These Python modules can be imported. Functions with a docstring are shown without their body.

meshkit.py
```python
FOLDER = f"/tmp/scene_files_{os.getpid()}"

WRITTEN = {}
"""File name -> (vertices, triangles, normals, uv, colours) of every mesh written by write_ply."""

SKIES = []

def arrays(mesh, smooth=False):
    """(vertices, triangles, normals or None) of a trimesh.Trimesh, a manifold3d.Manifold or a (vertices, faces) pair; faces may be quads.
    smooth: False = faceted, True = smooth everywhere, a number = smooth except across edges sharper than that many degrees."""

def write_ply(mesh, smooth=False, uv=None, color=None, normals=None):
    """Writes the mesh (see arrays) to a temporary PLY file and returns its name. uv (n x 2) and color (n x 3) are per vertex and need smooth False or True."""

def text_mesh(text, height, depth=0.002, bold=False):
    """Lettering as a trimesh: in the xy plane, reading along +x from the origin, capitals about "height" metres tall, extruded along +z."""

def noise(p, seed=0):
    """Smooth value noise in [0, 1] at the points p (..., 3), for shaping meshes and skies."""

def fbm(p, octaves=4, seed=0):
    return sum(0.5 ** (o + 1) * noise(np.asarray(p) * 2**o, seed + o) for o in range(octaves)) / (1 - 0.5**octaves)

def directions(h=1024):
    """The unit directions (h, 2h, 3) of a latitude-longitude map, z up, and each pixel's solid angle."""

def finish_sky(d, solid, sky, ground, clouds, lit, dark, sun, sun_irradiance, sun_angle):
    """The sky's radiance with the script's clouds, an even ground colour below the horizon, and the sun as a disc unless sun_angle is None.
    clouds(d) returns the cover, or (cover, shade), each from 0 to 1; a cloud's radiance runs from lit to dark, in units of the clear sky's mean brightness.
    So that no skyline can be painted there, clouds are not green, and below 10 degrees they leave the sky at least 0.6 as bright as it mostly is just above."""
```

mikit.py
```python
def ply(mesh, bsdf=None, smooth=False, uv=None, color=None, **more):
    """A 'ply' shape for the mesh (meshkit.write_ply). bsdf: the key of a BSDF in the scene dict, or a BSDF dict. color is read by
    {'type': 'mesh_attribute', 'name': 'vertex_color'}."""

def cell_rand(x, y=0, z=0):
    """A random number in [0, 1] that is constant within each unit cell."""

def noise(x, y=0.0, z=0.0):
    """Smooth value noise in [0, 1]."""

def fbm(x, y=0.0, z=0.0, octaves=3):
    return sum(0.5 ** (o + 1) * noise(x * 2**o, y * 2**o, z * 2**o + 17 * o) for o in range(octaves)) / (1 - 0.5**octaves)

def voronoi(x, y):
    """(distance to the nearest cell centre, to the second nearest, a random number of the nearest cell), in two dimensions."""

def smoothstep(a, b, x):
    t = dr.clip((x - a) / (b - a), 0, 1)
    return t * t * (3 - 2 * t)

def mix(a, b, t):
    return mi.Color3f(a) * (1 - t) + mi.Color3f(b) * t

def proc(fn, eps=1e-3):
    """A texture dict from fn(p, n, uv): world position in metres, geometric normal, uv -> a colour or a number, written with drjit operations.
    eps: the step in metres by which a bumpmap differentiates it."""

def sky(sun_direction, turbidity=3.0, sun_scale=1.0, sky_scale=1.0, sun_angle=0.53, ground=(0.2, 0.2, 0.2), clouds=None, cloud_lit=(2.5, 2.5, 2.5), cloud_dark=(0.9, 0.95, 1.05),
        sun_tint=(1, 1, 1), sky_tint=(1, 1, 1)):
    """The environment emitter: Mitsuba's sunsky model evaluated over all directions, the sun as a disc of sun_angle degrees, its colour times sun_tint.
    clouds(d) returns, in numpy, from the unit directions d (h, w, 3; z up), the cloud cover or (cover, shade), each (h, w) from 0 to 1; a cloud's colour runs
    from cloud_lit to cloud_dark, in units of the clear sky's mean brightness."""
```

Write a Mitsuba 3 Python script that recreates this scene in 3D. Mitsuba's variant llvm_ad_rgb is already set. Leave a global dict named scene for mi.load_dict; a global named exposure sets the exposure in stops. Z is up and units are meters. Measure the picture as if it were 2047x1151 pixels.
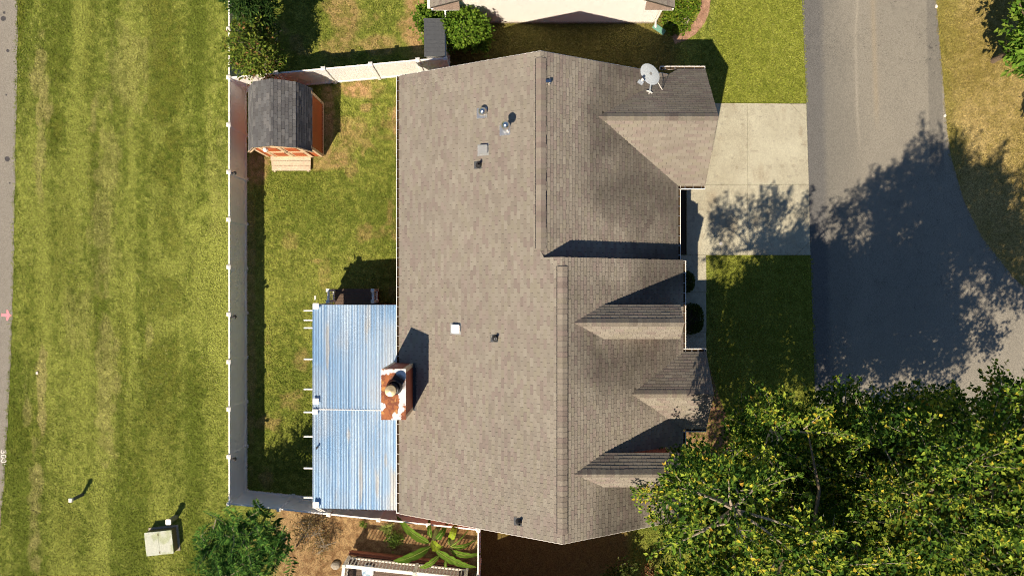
import math, random
import numpy as np
import trimesh, shapely
from shapely.geometry import Polygon, box as sbox
from shapely import affinity
import drjit as dr
import mitsuba as mi
import mikit, meshkit
from mikit import noise, fbm, voronoi, cell_rand, smoothstep, mix

T = mi.ScalarTransform4f
# ------------------------------------------------------------------ camera, sky, exposure
H, F = 28.7, 1400.0                     # drone height (m), focal length (px of a 2047 px wide frame)
CX, CY = 1023.5, 575.5
scene, labels = {'type': 'scene'}, {}
scene['camera'] = {'type': 'perspective', 'fov': 2 * math.degrees(math.atan(1023.5 / F)), 'fov_axis': 'x',
                   'near_clip': 0.1, 'far_clip': 3000.0,
                   'to_world': T().look_at(origin=[0, 0, H], target=[0, 0, 0], up=[0, 1, 0])}
SUN = (-0.385, -0.69, 1.0)
scene['sky'] = mikit.sky(SUN, turbidity=3, sun_tint=(1.0, 0.99, 0.975), sky_scale=0.52, sky_tint=(1.0, 1.0, 0.98))
exposure = 2.05

# ------------------------------------------------------------------ helpers
rng = np.random.default_rng(7)
random.seed(7)
def P(px, py, z=0.0):                   # a point of the photograph at the height z -> metres
    s = (H - z) / F
    return np.array([(px - CX) * s, (CY - py) * s, z])
def numbered(name):
    if name not in used:
        used.add(name); return name
    i = counts.get(name, 1)
    while f'{name}_{i:03d}' in used: i += 1
    counts[name] = i + 1
    used.add(f'{name}_{i:03d}'); return f'{name}_{i:03d}'
used, counts = set(), {}
def thing(name, label, cat, group=None):
    k = numbered(name); labels[k] = {'label': label, 'category': cat}
    if group: labels[k]['group'] = group
    return k
def struct(name):
    k = numbered(name); labels[k] = {'kind': 'structure'}; return k
def part(parent, name, mesh, mat, smooth=False, label=None, kind=None, color=None):
    k = numbered(parent + '__' + name) if parent else numbered(name)
    scene[k] = mikit.ply(mesh, mat, smooth=smooth, color=color)
    d = {}
    if label: d['label'] = label
    if kind: d['kind'] = kind
    if d: labels[k] = d
    return k
def put(k, mesh, mat, smooth=False, color=None):   # the mesh of a thing that is one entry
    scene[k] = mikit.ply(mesh, mat, smooth=smooth, color=color)
    return k
def copy(parent, name, src, tw, label=None):
    k = numbered(parent + '__' + name)
    scene[k] = {**scene[src], 'to_world': tw}
    if label: labels[k] = {'label': label}
    return k

def split(parent, name, mb, mat_, **k):           # each closed piece of mb an entry of its own
    out = []
    for v, f in zip(mb.v, mb.f):
        out.append(part(parent, name, trimesh.Trimesh(v, np.asarray(f) - np.asarray(f).min(), process=False), mat_, **k))
    return out[0]

class MB:
    def __init__(s): s.v, s.f, s.c, s.n = [], [], [], 0
    def add(s, v, f, c=None):
        v = np.asarray(v, float); f = np.asarray(f, int)
        if f.shape[1] == 4: f = np.vstack([f[:, [0, 1, 2]], f[:, [0, 2, 3]]])
        s.v.append(v); s.f.append(f + s.n); s.n += len(v)
        if c is not None: s.c.append(np.broadcast_to(np.asarray(c, float), (len(v), 3)))
        return s
    def box(s, x0, x1, y0, y1, z0, z1, c=None):
        v = [[x, y, z] for x in (x0, x1) for y in (y0, y1) for z in (z0, z1)]
        f = [[0, 1, 3, 2], [4, 6, 7, 5], [0, 4, 5, 1], [2, 3, 7, 6], [0, 2, 6, 4], [1, 5, 7, 3]]
        return s.add(v, f, c)
    def beam(s, a, b, w, h, up=(0, 0, 1), c=None):   # box along a-b, width w (across), height h (up)
        a, b, up = np.array(a, float), np.array(b, float), np.array(up, float)
        d = b - a; d /= np.linalg.norm(d); r = np.cross(d, up)
        if np.linalg.norm(r) < 1e-6: r = np.cross(d, [1, 0, 0])
        r /= np.linalg.norm(r); u = np.cross(r, d)
        v = [q + r * sx * w / 2 + u * su * h / 2 for q in (a, b) for sx in (-1, 1) for su in (-1, 1)]
        f = [[0, 2, 3, 1], [4, 5, 7, 6], [0, 1, 5, 4], [2, 6, 7, 3], [0, 4, 6, 2], [1, 3, 7, 5]]
        return s.add(v, f, c)
    def prism(s, top, off, c=None):                  # closed solid: planar polygon `top` (3D) moved by off
        top = np.asarray(top, float); n = len(top); bot = top + np.asarray(off, float)
        nrm = sum(np.cross(top[i] - top[0], top[(i + 1) % n] - top[0]) for i in range(1, n - 1))
        ax = np.argmax(np.abs(nrm)); ij = [i for i in range(3) if i != ax]
        tv, tf = trimesh.creation.triangulate_polygon(Polygon(top[:, ij]), engine='earcut')
        d = ((tv[:, None] - top[None][:, :, ij]) ** 2).sum(-1).argmin(1)
        tf = d[tf]
        fn = np.cross(top[tf[:, 1]] - top[tf[:, 0]], top[tf[:, 2]] - top[tf[:, 0]])
        flip = (fn @ np.asarray(off, float)) > 0
        tf[flip] = tf[flip][:, ::-1]
        side = []
        ccw = (nrm @ np.asarray(off, float)) < 0
        for i in range(n):
            j = (i + 1) % n
            q = [i, n + i, n + j, j] if ccw else [i, j, n + j, n + i]
            side += [[q[0], q[1], q[2]], [q[0], q[2], q[3]]]
        return s.add(np.vstack([top, bot]), np.vstack([tf, tf[:, ::-1] + n, side]), c)
    def tube(s, pts, rad, sides=8, cap=True, c=None):
        p = np.asarray(pts, float); r = np.broadcast_to(rad, (len(p),))
        t = np.gradient(p, axis=0); t /= np.linalg.norm(t, axis=1, keepdims=True) + 1e-12
        ref = np.where(np.abs(t[:, 2:]) < 0.9, [0, 0, 1.0], [1.0, 0, 0])
        a = np.cross(t, ref); a /= np.linalg.norm(a, axis=1, keepdims=True); b = np.cross(t, a)
        ang = np.arange(sides) * 2 * np.pi / sides
        v = p[:, None] + r[:, None, None] * (np.cos(ang)[None, :, None] * a[:, None] + np.sin(ang)[None, :, None] * b[:, None])
        f = []
        for i in range(len(p) - 1):
            for j in range(sides):
                k = (j + 1) % sides
                f.append([i * sides + j, i * sides + k, (i + 1) * sides + k, (i + 1) * sides + j])
        f = np.array(f); f = np.vstack([f[:, [0, 1, 2]], f[:, [0, 2, 3]]])
        v = v.reshape(-1, 3)
        if cap:
            m = len(v); v = np.vstack([v, p[:1], p[-1:]])
            e = (len(p) - 1) * sides
            f = np.vstack([f, [[m, (j + 1) % sides, j] for j in range(sides)], [[m + 1, e + j, e + (j + 1) % sides] for j in range(sides)]])
        return s.add(v, f, c)
    def lathe(s, prof, at, sides=20, c=None):        # profile of (radius, z)
        at = np.asarray(at, float); ang = np.arange(sides) * 2 * np.pi / sides
        v = np.array([[r * np.cos(q), r * np.sin(q), z] for r, z in prof for q in ang]) + at
        f = [[i * sides + j, i * sides + (j + 1) % sides, (i + 1) * sides + (j + 1) % sides, (i + 1) * sides + j]
             for i in range(len(prof) - 1) for j in range(sides)]
        return s.add(v, f, c)
    def mesh(s): return trimesh.Trimesh(np.vstack(s.v), np.vstack(s.f), process=False)
    def color(s): return np.vstack(s.c)

def B(*a): return MB().box(*a).mesh()

# ------------------------------------------------------------------ materials
def mat(name, d): scene[name] = d; return name
def rgb(*c): return {'type': 'rgb', 'value': list(map(float, c))}
def prin(name, col, rough=0.7, **k):
    return mat(name, {'type': 'twosided', 'b': {'type': 'principled', 'base_color': col if isinstance(col, dict) else rgb(*col), 'roughness': rough, 'specular': 0.4, **k}})
VC = {'type': 'mesh_attribute', 'name': 'vertex_color'}

def ell(x, y, w, px, py, rx, ry):       # soft-edged patch of the ground, given where it lies (photo pixels on the ground)
    X, Y, RX, RY = (px - CX) / 48.78, (CY - py) / 48.78, rx / 48.78, ry / 48.78
    d = dr.sqrt(dr.square((x - X) / RX) + dr.square((y - Y) / RY)) + w
    return 1 - smoothstep(0.55, 1.25, d)
DARK = [(320, 40, 42, 110, .8), (325, 170, 45, 90, .9), (345, 320, 34, 60, .8), (290, 300, 20, 60, .4), (112, 265, 22, 60, .8), (190, 330, 16, 130, .5),
        (325, 585, 45, 45, .6), (315, 770, 48, 90, .8), (300, 905, 60, 60, .4), (38, 60, 14, 90, .8), (115, 120, 20, 60, .4), (130, 520, 30, 160, .35),
        (60, 620, 30, 80, .4), (400, 760, 40, 60, .4), (260, 850, 40, 70, .35), (60, 860, 40, 80, .5), (130, 1060, 30, 60, .4), (245, 700, 16, 140, .45),
        (180, 130, 14, 120, .4), (275, 960, 40, 30, .5), (335, 440, 25, 80, .6), (200, 620, 16, 100, .4)]
PALE = [(78, 130, 16, 60, .7), (85, 200, 14, 60, .8), (80, 320, 12, 70, .6), (84, 770, 9, 70, .9), (74, 960, 16, 60, .7), (70, 1090, 14, 50, .7), (55, 800, 12, 40, .6),
        (300, 670, 8, 40, .5), (265, 130, 40, 120, .35), (215, 760, 20, 140, .5), (210, 400, 26, 200, .4), (190, 240, 12, 40, .5), (430, 350, 20, 120, .2), (150, 640, 40, 60, .25)]
SOIL = [(708, 183, 44, 20, 1.), (690, 270, 26, 34, .6), (732, 215, 16, 10, .6), (720, 262, 14, 26, .5), (672, 320, 46, 22, .7), (690, 300, 20, 16, .5), (640, 330, 30, 16, .6),
        (655, 230, 14, 90, .9), (515, 330, 24, 40, .9), (502, 640, 10, 340, .5), (605, 720, 16, 20, .4), (585, 810, 20, 14, .4), (790, 250, 7, 40, .8), (580, 480, 16, 18, .3),
        (650, 560, 14, 30, .3), (700, 38, 44, 60, .65), (755, 90, 60, 22, .6), (830, 60, 32, 90, .9), (832, 10, 26, 60, .9), (690, 95, 50, 20, .5)]
def lawn_color(p, n, uv):
    x, y = p.x, p.y
    big = fbm(x * 0.45 + 3, y * 0.3, 1.0, octaves=4)
    fine = fbm(x * 6, y * 6, 2.0, octaves=3)
    grain = noise(x * 38, y * 38, 5.0)
    streak = fbm(x * 1.25, y * 0.09, 9.0, octaves=4)
    w = (fbm(x * 1.3, y * 1.3, 4.0, octaves=4) - 0.5) * 1.5
    west = 1 - smoothstep(-10.95, -10.7, x)
    east = smoothstep(13.8, 14.3, x)
    tone = mix(big, streak, west * 0.75)
    c = mix((0.145, 0.175, 0.032), (0.315, 0.330, 0.080), smoothstep(0.3, 0.66, tone + (fine - 0.5) * 0.45))
    # back yard a fresher green
    c = mix(c, mix((0.150, 0.182, 0.034), (0.32, 0.325, 0.075), smoothstep(0.25, 0.75, fine * 0.6 + big * 0.4)), (1 - west) * (1 - east) * 0.85)
    front = smoothstep(8.2, 8.5, x) * (1 - east)
    c = mix(c, mix((0.19, 0.215, 0.032), (0.285, 0.295, 0.058), fine), front * 0.8)
    dark, pale, soil = mi.Float(0), mi.Float(0), mi.Float(0)
    wp = w + (noise(x * 5, y * 2.2, 6.0) - 0.5) * 0.9
    for px, py, rx, ry, s in DARK: dark = dr.maximum(dark, ell(x, y, w, px, py, rx, ry) * s)
    for px, py, rx, ry, s in PALE: pale = dr.maximum(pale, ell(x, y, wp, px, py, rx, ry) * s)
    for px, py, rx, ry, s in SOIL: soil = dr.maximum(soil, ell(x, y, w, px, py, rx, ry) * s)
    c = mix(c, mix((0.075, 0.115, 0.018), (0.20, 0.195, 0.036), fine), dark * 0.95)
    c = mix(c, mix((0.30, 0.26, 0.09), (0.58, 0.48, 0.24), fine), pale * 0.75)
    yard = smoothstep(-11, -10.7, x) * (1 - smoothstep(-3.6, -3.2, x))
    scat = yard * smoothstep(0.66, 0.76, fbm(x * 0.9 + 7, y * 0.9, 11.0, octaves=4)) * 0.45
    soilc = mix((0.36, 0.20, 0.10), (0.50, 0.32, 0.18), fine)
    c = mix(c, soilc, dr.maximum(soil, scat) * (0.55 + 0.45 * smoothstep(0.35, 0.55, fine + w * 0.15)))
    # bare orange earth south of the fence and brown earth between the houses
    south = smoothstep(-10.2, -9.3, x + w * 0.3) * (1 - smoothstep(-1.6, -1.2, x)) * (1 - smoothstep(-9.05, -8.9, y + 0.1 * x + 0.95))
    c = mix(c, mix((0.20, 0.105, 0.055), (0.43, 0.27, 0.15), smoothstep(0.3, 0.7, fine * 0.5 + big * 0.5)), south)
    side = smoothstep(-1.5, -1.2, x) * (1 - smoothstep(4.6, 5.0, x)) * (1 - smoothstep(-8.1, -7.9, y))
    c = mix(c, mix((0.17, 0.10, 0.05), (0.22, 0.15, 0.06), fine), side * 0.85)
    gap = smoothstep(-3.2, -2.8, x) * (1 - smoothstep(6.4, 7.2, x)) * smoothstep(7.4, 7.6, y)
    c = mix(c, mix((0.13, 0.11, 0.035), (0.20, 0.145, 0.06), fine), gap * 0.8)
    # parched lawn across the street
    dry = mix((0.29, 0.222, 0.074), (0.50, 0.37, 0.178), smoothstep(0.25, 0.75, fine * 0.4 + big * 0.6))
    c = mix(c, dry, east)
    c = mix(c, mix((0.20, 0.185, 0.038), (0.30, 0.26, 0.07), fine), east * (1 - smoothstep(17.6, 18.8, x + w * 0.8)) * 0.6)
    straw = smoothstep(0.86, 0.93, noise(x * 24, y * 24, 15.0)) * (0.35 + 0.65 * smoothstep(0.4, 0.7, big))
    c = mix(c, mi.Color3f(0.62, 0.55, 0.30), straw * 0.38)
    return c * mi.Color3f(0.775, 0.845, 0.79) * (0.62 + 0.76 * grain)
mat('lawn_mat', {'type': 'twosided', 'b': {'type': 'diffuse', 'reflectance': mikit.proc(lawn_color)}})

def blade_color(p, n, uv):
    return lawn_color(p, n, uv) * (0.85 + 0.8 * noise(p.x * 60, p.y * 60, 3.0))
mat('blade_mat', {'type': 'twosided', 'b': {'type': 'diffuse', 'reflectance': mikit.proc(blade_color)}})

def asphalt(p, n, uv):
    x, y = p.x, p.y
    g = noise(x * 45, y * 45, 1.0); b = fbm(x * 0.5, y * 0.16, 3.0, octaves=4); f = fbm(x * 7, y * 7, 2., octaves=3)
    c = mix((0.27, 0.262, 0.232), (0.355, 0.343, 0.30), b)
    cx = x - (y - 5.9) * -0.022                     # along the street's own lean
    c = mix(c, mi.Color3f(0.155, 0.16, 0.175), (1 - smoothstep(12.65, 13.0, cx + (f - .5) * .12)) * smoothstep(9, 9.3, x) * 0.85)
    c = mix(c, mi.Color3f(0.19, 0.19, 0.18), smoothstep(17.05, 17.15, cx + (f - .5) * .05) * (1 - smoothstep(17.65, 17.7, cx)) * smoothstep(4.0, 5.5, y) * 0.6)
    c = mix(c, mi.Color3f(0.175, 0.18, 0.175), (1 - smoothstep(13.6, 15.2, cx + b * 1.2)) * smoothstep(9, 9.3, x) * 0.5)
    c = mix(c, mi.Color3f(0.42, 0.36, 0.26), dr.exp(-dr.square((cx - 14.95 + (y - 8) * .01) / 0.10)) * 0.5 * smoothstep(6, 8, y))
    c = mix(c, mi.Color3f(0.44, 0.42, 0.36), dr.exp(-dr.square((cx - 14.35 + .2 * noise(y * .4)) / 0.06)) * 0.55 * smoothstep(5, 7, y))
    v = voronoi(x * 1.4 + (f - .5) * 1.2, y * 1.4 + (g - .5) * .5)
    crack = 1 - smoothstep(0.0, 0.03, v[1] - v[0])
    c = mix(c, mi.Color3f(0.075, 0.075, 0.075), crack * 0.8 * smoothstep(0.45, 0.6, noise(x * .3, y * .3, 8.)) * smoothstep(9, 9.5, x))
    west = 1 - smoothstep(-15, -14, x)
    c = mix(c, mix((0.29, 0.28, 0.255), (0.35, 0.335, 0.305), b), west * 0.8)
    edge = smoothstep(-0.25, 0.0, x - (-20.0 + (y - 3) * 0.034)) * west
    c = mix(c, mi.Color3f(0.33, 0.27, 0.17), edge * 0.5 * f)
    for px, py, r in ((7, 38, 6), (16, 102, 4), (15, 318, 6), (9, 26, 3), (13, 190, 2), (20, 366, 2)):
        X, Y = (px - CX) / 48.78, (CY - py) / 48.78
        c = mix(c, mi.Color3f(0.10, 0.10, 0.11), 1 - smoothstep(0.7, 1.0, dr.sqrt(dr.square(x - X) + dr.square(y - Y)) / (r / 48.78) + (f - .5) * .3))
    return c * 0.82 * (0.78 + 0.44 * g)
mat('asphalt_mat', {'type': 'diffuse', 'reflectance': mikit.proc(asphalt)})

def concrete(p, n, uv):
    x, y = p.x, p.y
    b = fbm(x * 0.9, y * 0.9, 1., octaves=4); f = fbm(x * 9, y * 9, 5., octaves=3); g = noise(x * 50, y * 50, 2.)
    c = mix((0.47, 0.455, 0.36), (0.60, 0.60, 0.485), smoothstep(0.25, 0.75, b * 0.7 + f * 0.3))
    c = mix(c, mi.Color3f(0.40, 0.35, 0.26), smoothstep(0.62, 0.80, fbm(x * 2.2, y * 1.1, 7., octaves=4)) * 0.5)
    c = mix(c, mi.Color3f(0.22, 0.21, 0.19), smoothstep(0.88, 0.92, noise(x * 7, y * 7, 4.)) * 0.25)
    ty = dr.exp(-dr.square((y - 6.3 + .1 * b) / 0.16)) + dr.exp(-dr.square((y - 5.0 + .1 * b) / 0.16))
    c = mix(c, mi.Color3f(0.34, 0.31, 0.25), ty * 0.14 * smoothstep(0.35, 0.6, f))
    spot = smoothstep(0.78, 0.86, fbm(x * 5 + 2, y * 5, 9., octaves=2))
    c = mix(c, mi.Color3f(0.27, 0.23, 0.17), spot * 0.3)
    return c * 0.80 * (0.86 + 0.28 * g)
mat('concrete_mat', {'type': 'diffuse', 'reflectance': mikit.proc(concrete)})
def mulch(p, n, uv):
    f = fbm(p.x * 14, p.y * 14, p.z * 14, octaves=3)
    return mix((0.10, 0.055, 0.03), (0.40, 0.235, 0.16), f * 1.1) * (0.6 + 0.8 * noise(p.x * 45, p.y * 45, 2.))
mat('mulch_mat', {'type': 'diffuse', 'reflectance': mikit.proc(mulch)})
def path_col(p, n, uv):
    f = fbm(p.x * 8, p.y * 8, 1., octaves=3)
    return mix((0.27, 0.155, 0.105), (0.46, 0.30, 0.22), f) * (0.7 + 0.6 * noise(p.x * 40, p.y * 40, 2.))
mat('path_mat', {'type': 'diffuse', 'reflectance': mikit.proc(path_col)})
prin('dark_bed', (0.035, 0.028, 0.02), 0.95)

def grit(base, amt=0.35, f=60):
    return mikit.proc(lambda p, n, uv: mi.Color3f(*base) * (1 - amt / 2 + amt * noise(p.x * f, p.y * f, p.z * f)) * (0.8 + 0.4 * fbm(p.x * 1.7, p.y * 1.7, p.z * 1.7)))
prin('shingle_mat', VC, 0.85)
prin('deck_sheathing', (0.065, 0.06, 0.052), 0.9)
prin('trim_tan', (0.52, 0.46, 0.38), 0.7)
prin('trim_white', (0.86, 0.855, 0.84), 0.45)
prin('vinyl', mikit.proc(lambda p, n, uv: mi.Color3f(.90, .915, .935) * (0.93 + 0.08 * fbm(p.x * 2.5, p.y * 2.5, p.z * 5))), 0.4)
prin('red_siding', grit((0.31, 0.088, 0.048), 0.2), 0.6)
prin('shed_red', grit((0.40, 0.10, 0.035), 0.3), 0.65)
prin('shed_trim', grit((0.62, 0.46, 0.30), 0.2), 0.6)
prin('white_siding', (0.90, 0.905, 0.91), 0.5)
prin('gutter_debris', grit((0.07, 0.05, 0.03), 0.8), 0.95)
prin('black_rubber', (0.025, 0.026, 0.03), 0.45)
prin('flue_black', (0.02, 0.022, 0.03), 0.25)
prin('chrome', (0.80, 0.80, 0.80), 0.18, metallic=1.0)
prin('galv', (0.62, 0.64, 0.66), 0.35, metallic=0.8)
prin('brass_dull', mikit.proc(lambda p, n, uv: mix((0.62, 0.53, 0.36), (0.45, 0.37, 0.22), fbm(p.x * 9, p.y * 9, 1.))), 0.38, metallic=0.8)
prin('return_brown', grit((0.24, 0.185, 0.155), .3, 20), .9)
prin('grey_paint', (0.30, 0.32, 0.34), 0.4)
prin('dish_grey', (0.35, 0.41, 0.48), 0.35)
prin('box_green', mikit.proc(lambda p, n, uv: mix((0.44, 0.49, 0.43), (0.33, 0.39, 0.25), smoothstep(0.45, 0.62, fbm(p.x * 2.6 + 3, p.y * 2.2, 1.))) * (0.9 + .2 * noise(p.x * 30, p.y * 30))), 0.5)
prin('box_dark', (0.16, 0.13, 0.075), 0.6)
prin('post_grey', (0.19, 0.19, 0.15), 0.6)
prin('wood_old', grit((0.60, 0.51, 0.40), 0.35, 25), 0.8)
prin('deck_brown', grit((0.115, 0.080, 0.062), 0.3), 0.7)
prin('deck_red', grit((0.21, 0.075, 0.045), 0.3), 0.7)
prin('rail_cream', (0.68, 0.66, 0.60), 0.5)
prin('slate_blue', (0.07, 0.08, 0.095), 0.6)
prin('teal_paint', (0.16, 0.36, 0.29), 0.6)
prin('cushion_blue', mikit.proc(lambda p, n, uv: mix((0.30, 0.45, 0.62), (0.78, 0.82, 0.86), smoothstep(.45, .55, noise(p.x * 9, p.y * 9, 2.)))), 0.8)
prin('pink_paint', (0.80, 0.30, 0.36), 0.8)
prin('white_paint', (0.75, 0.74, 0.72), 0.8)
prin('glass_dark', (0.03, 0.04, 0.05), 0.08)
prin('stone_grey', grit((0.36, 0.33, 0.28), 0.5, 12), 0.9)
prin('bark', grit((0.17, 0.13, 0.095), 0.7, 30), 0.9)
prin('twig_grey', grit((0.33, 0.29, 0.23), 0.5, 30), 0.9)
def metal_roof(p, n, uv):
    rust = smoothstep(0.60, 0.78, fbm(p.x * 3.2, p.y * 0.55, 3., octaves=4))
    dirt = smoothstep(0.5, 0.8, fbm(p.x * 1.1 + 5, p.y * 0.5, 6., octaves=4))
    rib = noise(p.x * 17, p.y * 0.22, 2.0)
    c = mix((0.24, 0.42, 0.66), (0.50, 0.64, 0.80), smoothstep(0.3, 0.9, rib * 0.55 + fbm(p.x * 0.8, p.y * 0.35, 8.) * 0.55))
    c = mix(c, mi.Color3f(0.55, 0.57, 0.58), dirt * 0.35)
    return mix(c, mi.Color3f(0.62, 0.52, 0.36), rust * 0.45)
prin('corrugated', mikit.proc(metal_roof), 0.38, metallic=0.3)
def rust_cap(p, n, uv):
    f = fbm(p.x * 2.6 + 11.3, p.y * 2.2 + 4.7, 1., octaves=5)
    e = fbm(p.x * 9, p.y * 9, 3., octaves=3)
    west = 1 - smoothstep(-4.35, -3.7, p.x)
    a = smoothstep(0.47, 0.515, f + (e - 0.5) * 0.16 + west * 0.16 + 0.02 - 0.22 * smoothstep(-3.15, -2.8, p.y) + 0.10 * dr.exp(-(dr.square(p.x + 3.98) + dr.square(p.y + 3.55)) / 0.25))
    c = mix((0.20, 0.05, 0.016), (0.36, 0.115, 0.03), smoothstep(0.35, 0.7, e))
    c = mix(c, mi.Color3f(0.60, 0.30, 0.08), smoothstep(0.62, 0.75, fbm(p.x * 6, p.y * 5, 8.)) * 0.7)
    c = mix((0.72, 0.73, 0.76), c, a)
    flue_shade = 1 - smoothstep(0.19, 0.34, dr.sqrt(dr.square(p.x + 3.84) + dr.square(p.y + 3.17)) + (e - 0.5) * 0.10)  # shadow of the flue painted into the cap colour as a dark patch
    return mix(c, mi.Color3f(0.05, 0.035, 0.03), flue_shade * 0.85)
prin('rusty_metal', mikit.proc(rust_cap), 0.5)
def leafmat(name, trans=0.35):
    mat(name, {'type': 'principledthin', 'base_color': VC, 'roughness': 0.45, 'diff_trans': trans * 2, 'eta': 1.4, 'spec_trans': 0.0})
leafmat('leaf_mat', 0.22)

# ------------------------------------------------------------------ ground, roads, pavements
gnd = struct('lawn')
N = 3
g = MB()
g.add([[-600, -600, 0], [600, -600, 0], [600, 600, 0], [-600, 600, 0]], [[0, 1, 2, 3]])
put(gnd, g.mesh(), 'lawn_mat')

def sheet(pts, z, th=0.03):
    return MB().prism([[x, y, z] for x, y in pts], [0, 0, -th]).mesh()
def g2(*pp): return [tuple(P(px, py)[:2]) for px, py in pp]
# street on the right, widening into a turning circle
le = [(1590, -300), (1603, 0), (1612, 208), (1620, 510), (1628, 760), (1640, 1250)]
re = [(2400, 1250), (2480, 980), (2400, 780), (2250, 660), (2110, 612), (2060, 585), (2027, 556), (1962, 473), (1926, 400), (1900, 310), (1893, 255), (1871, 0), (1846, -300)]
street_pts = g2(*(le + re))
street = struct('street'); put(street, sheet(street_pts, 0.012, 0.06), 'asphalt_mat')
rd = [(-400, -60), (36, -60), (34, 200), (30, 400), (27, 560), (20, 760), (9, 960), (-2, 1080), (-12, 1220), (-400, 1220)]
rj = []
for i in range(1, len(rd) - 2):       # ragged edge
    a, b = np.array(rd[i], float), np.array(rd[i + 1], float)
    for t in np.linspace(0, 1, 14)[:-1]:
        q = a + (b - a) * t; rj.append((q[0] + rng.normal(0, .9), q[1]))
road_pts = g2(*([rd[0]] + rj + rd[-2:]))
road = struct('road'); put(road, sheet(road_pts, 0.012, 0.06), 'asphalt_mat')
# paint on the left road: pink arrow and "300'"
ar = MB()
def flat(poly, z, th=0.003): return [[x, y, z] for x, y in poly]
arrow = g2((3, 626), (14, 627), (13, 619), (17, 620), (19, 627), (24, 630), (18, 635), (16, 641), (13, 640), (13.5, 633), (3, 632))
ar.prism(flat(arrow, 0.016), [0, 0, -0.003])
part(road, 'painted_arrow', ar.mesh(), 'pink_paint', label='pink sprayed arrow pointing at the grass verge')
tm = meshkit.text_mesh("300'", 0.21, 0.003, bold=True)
tm.vertices[:, 0] *= 0.98
R = trimesh.transformations.rotation_matrix(-math.pi / 2, [0, 0, 1]); tm.apply_transform(R)
q = P(2.5, 898); tm.apply_translation([q[0], q[1], 0.0135])
part(road, 'painted_number', tm, 'white_paint', label="white sprayed 300' on the asphalt")

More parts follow.
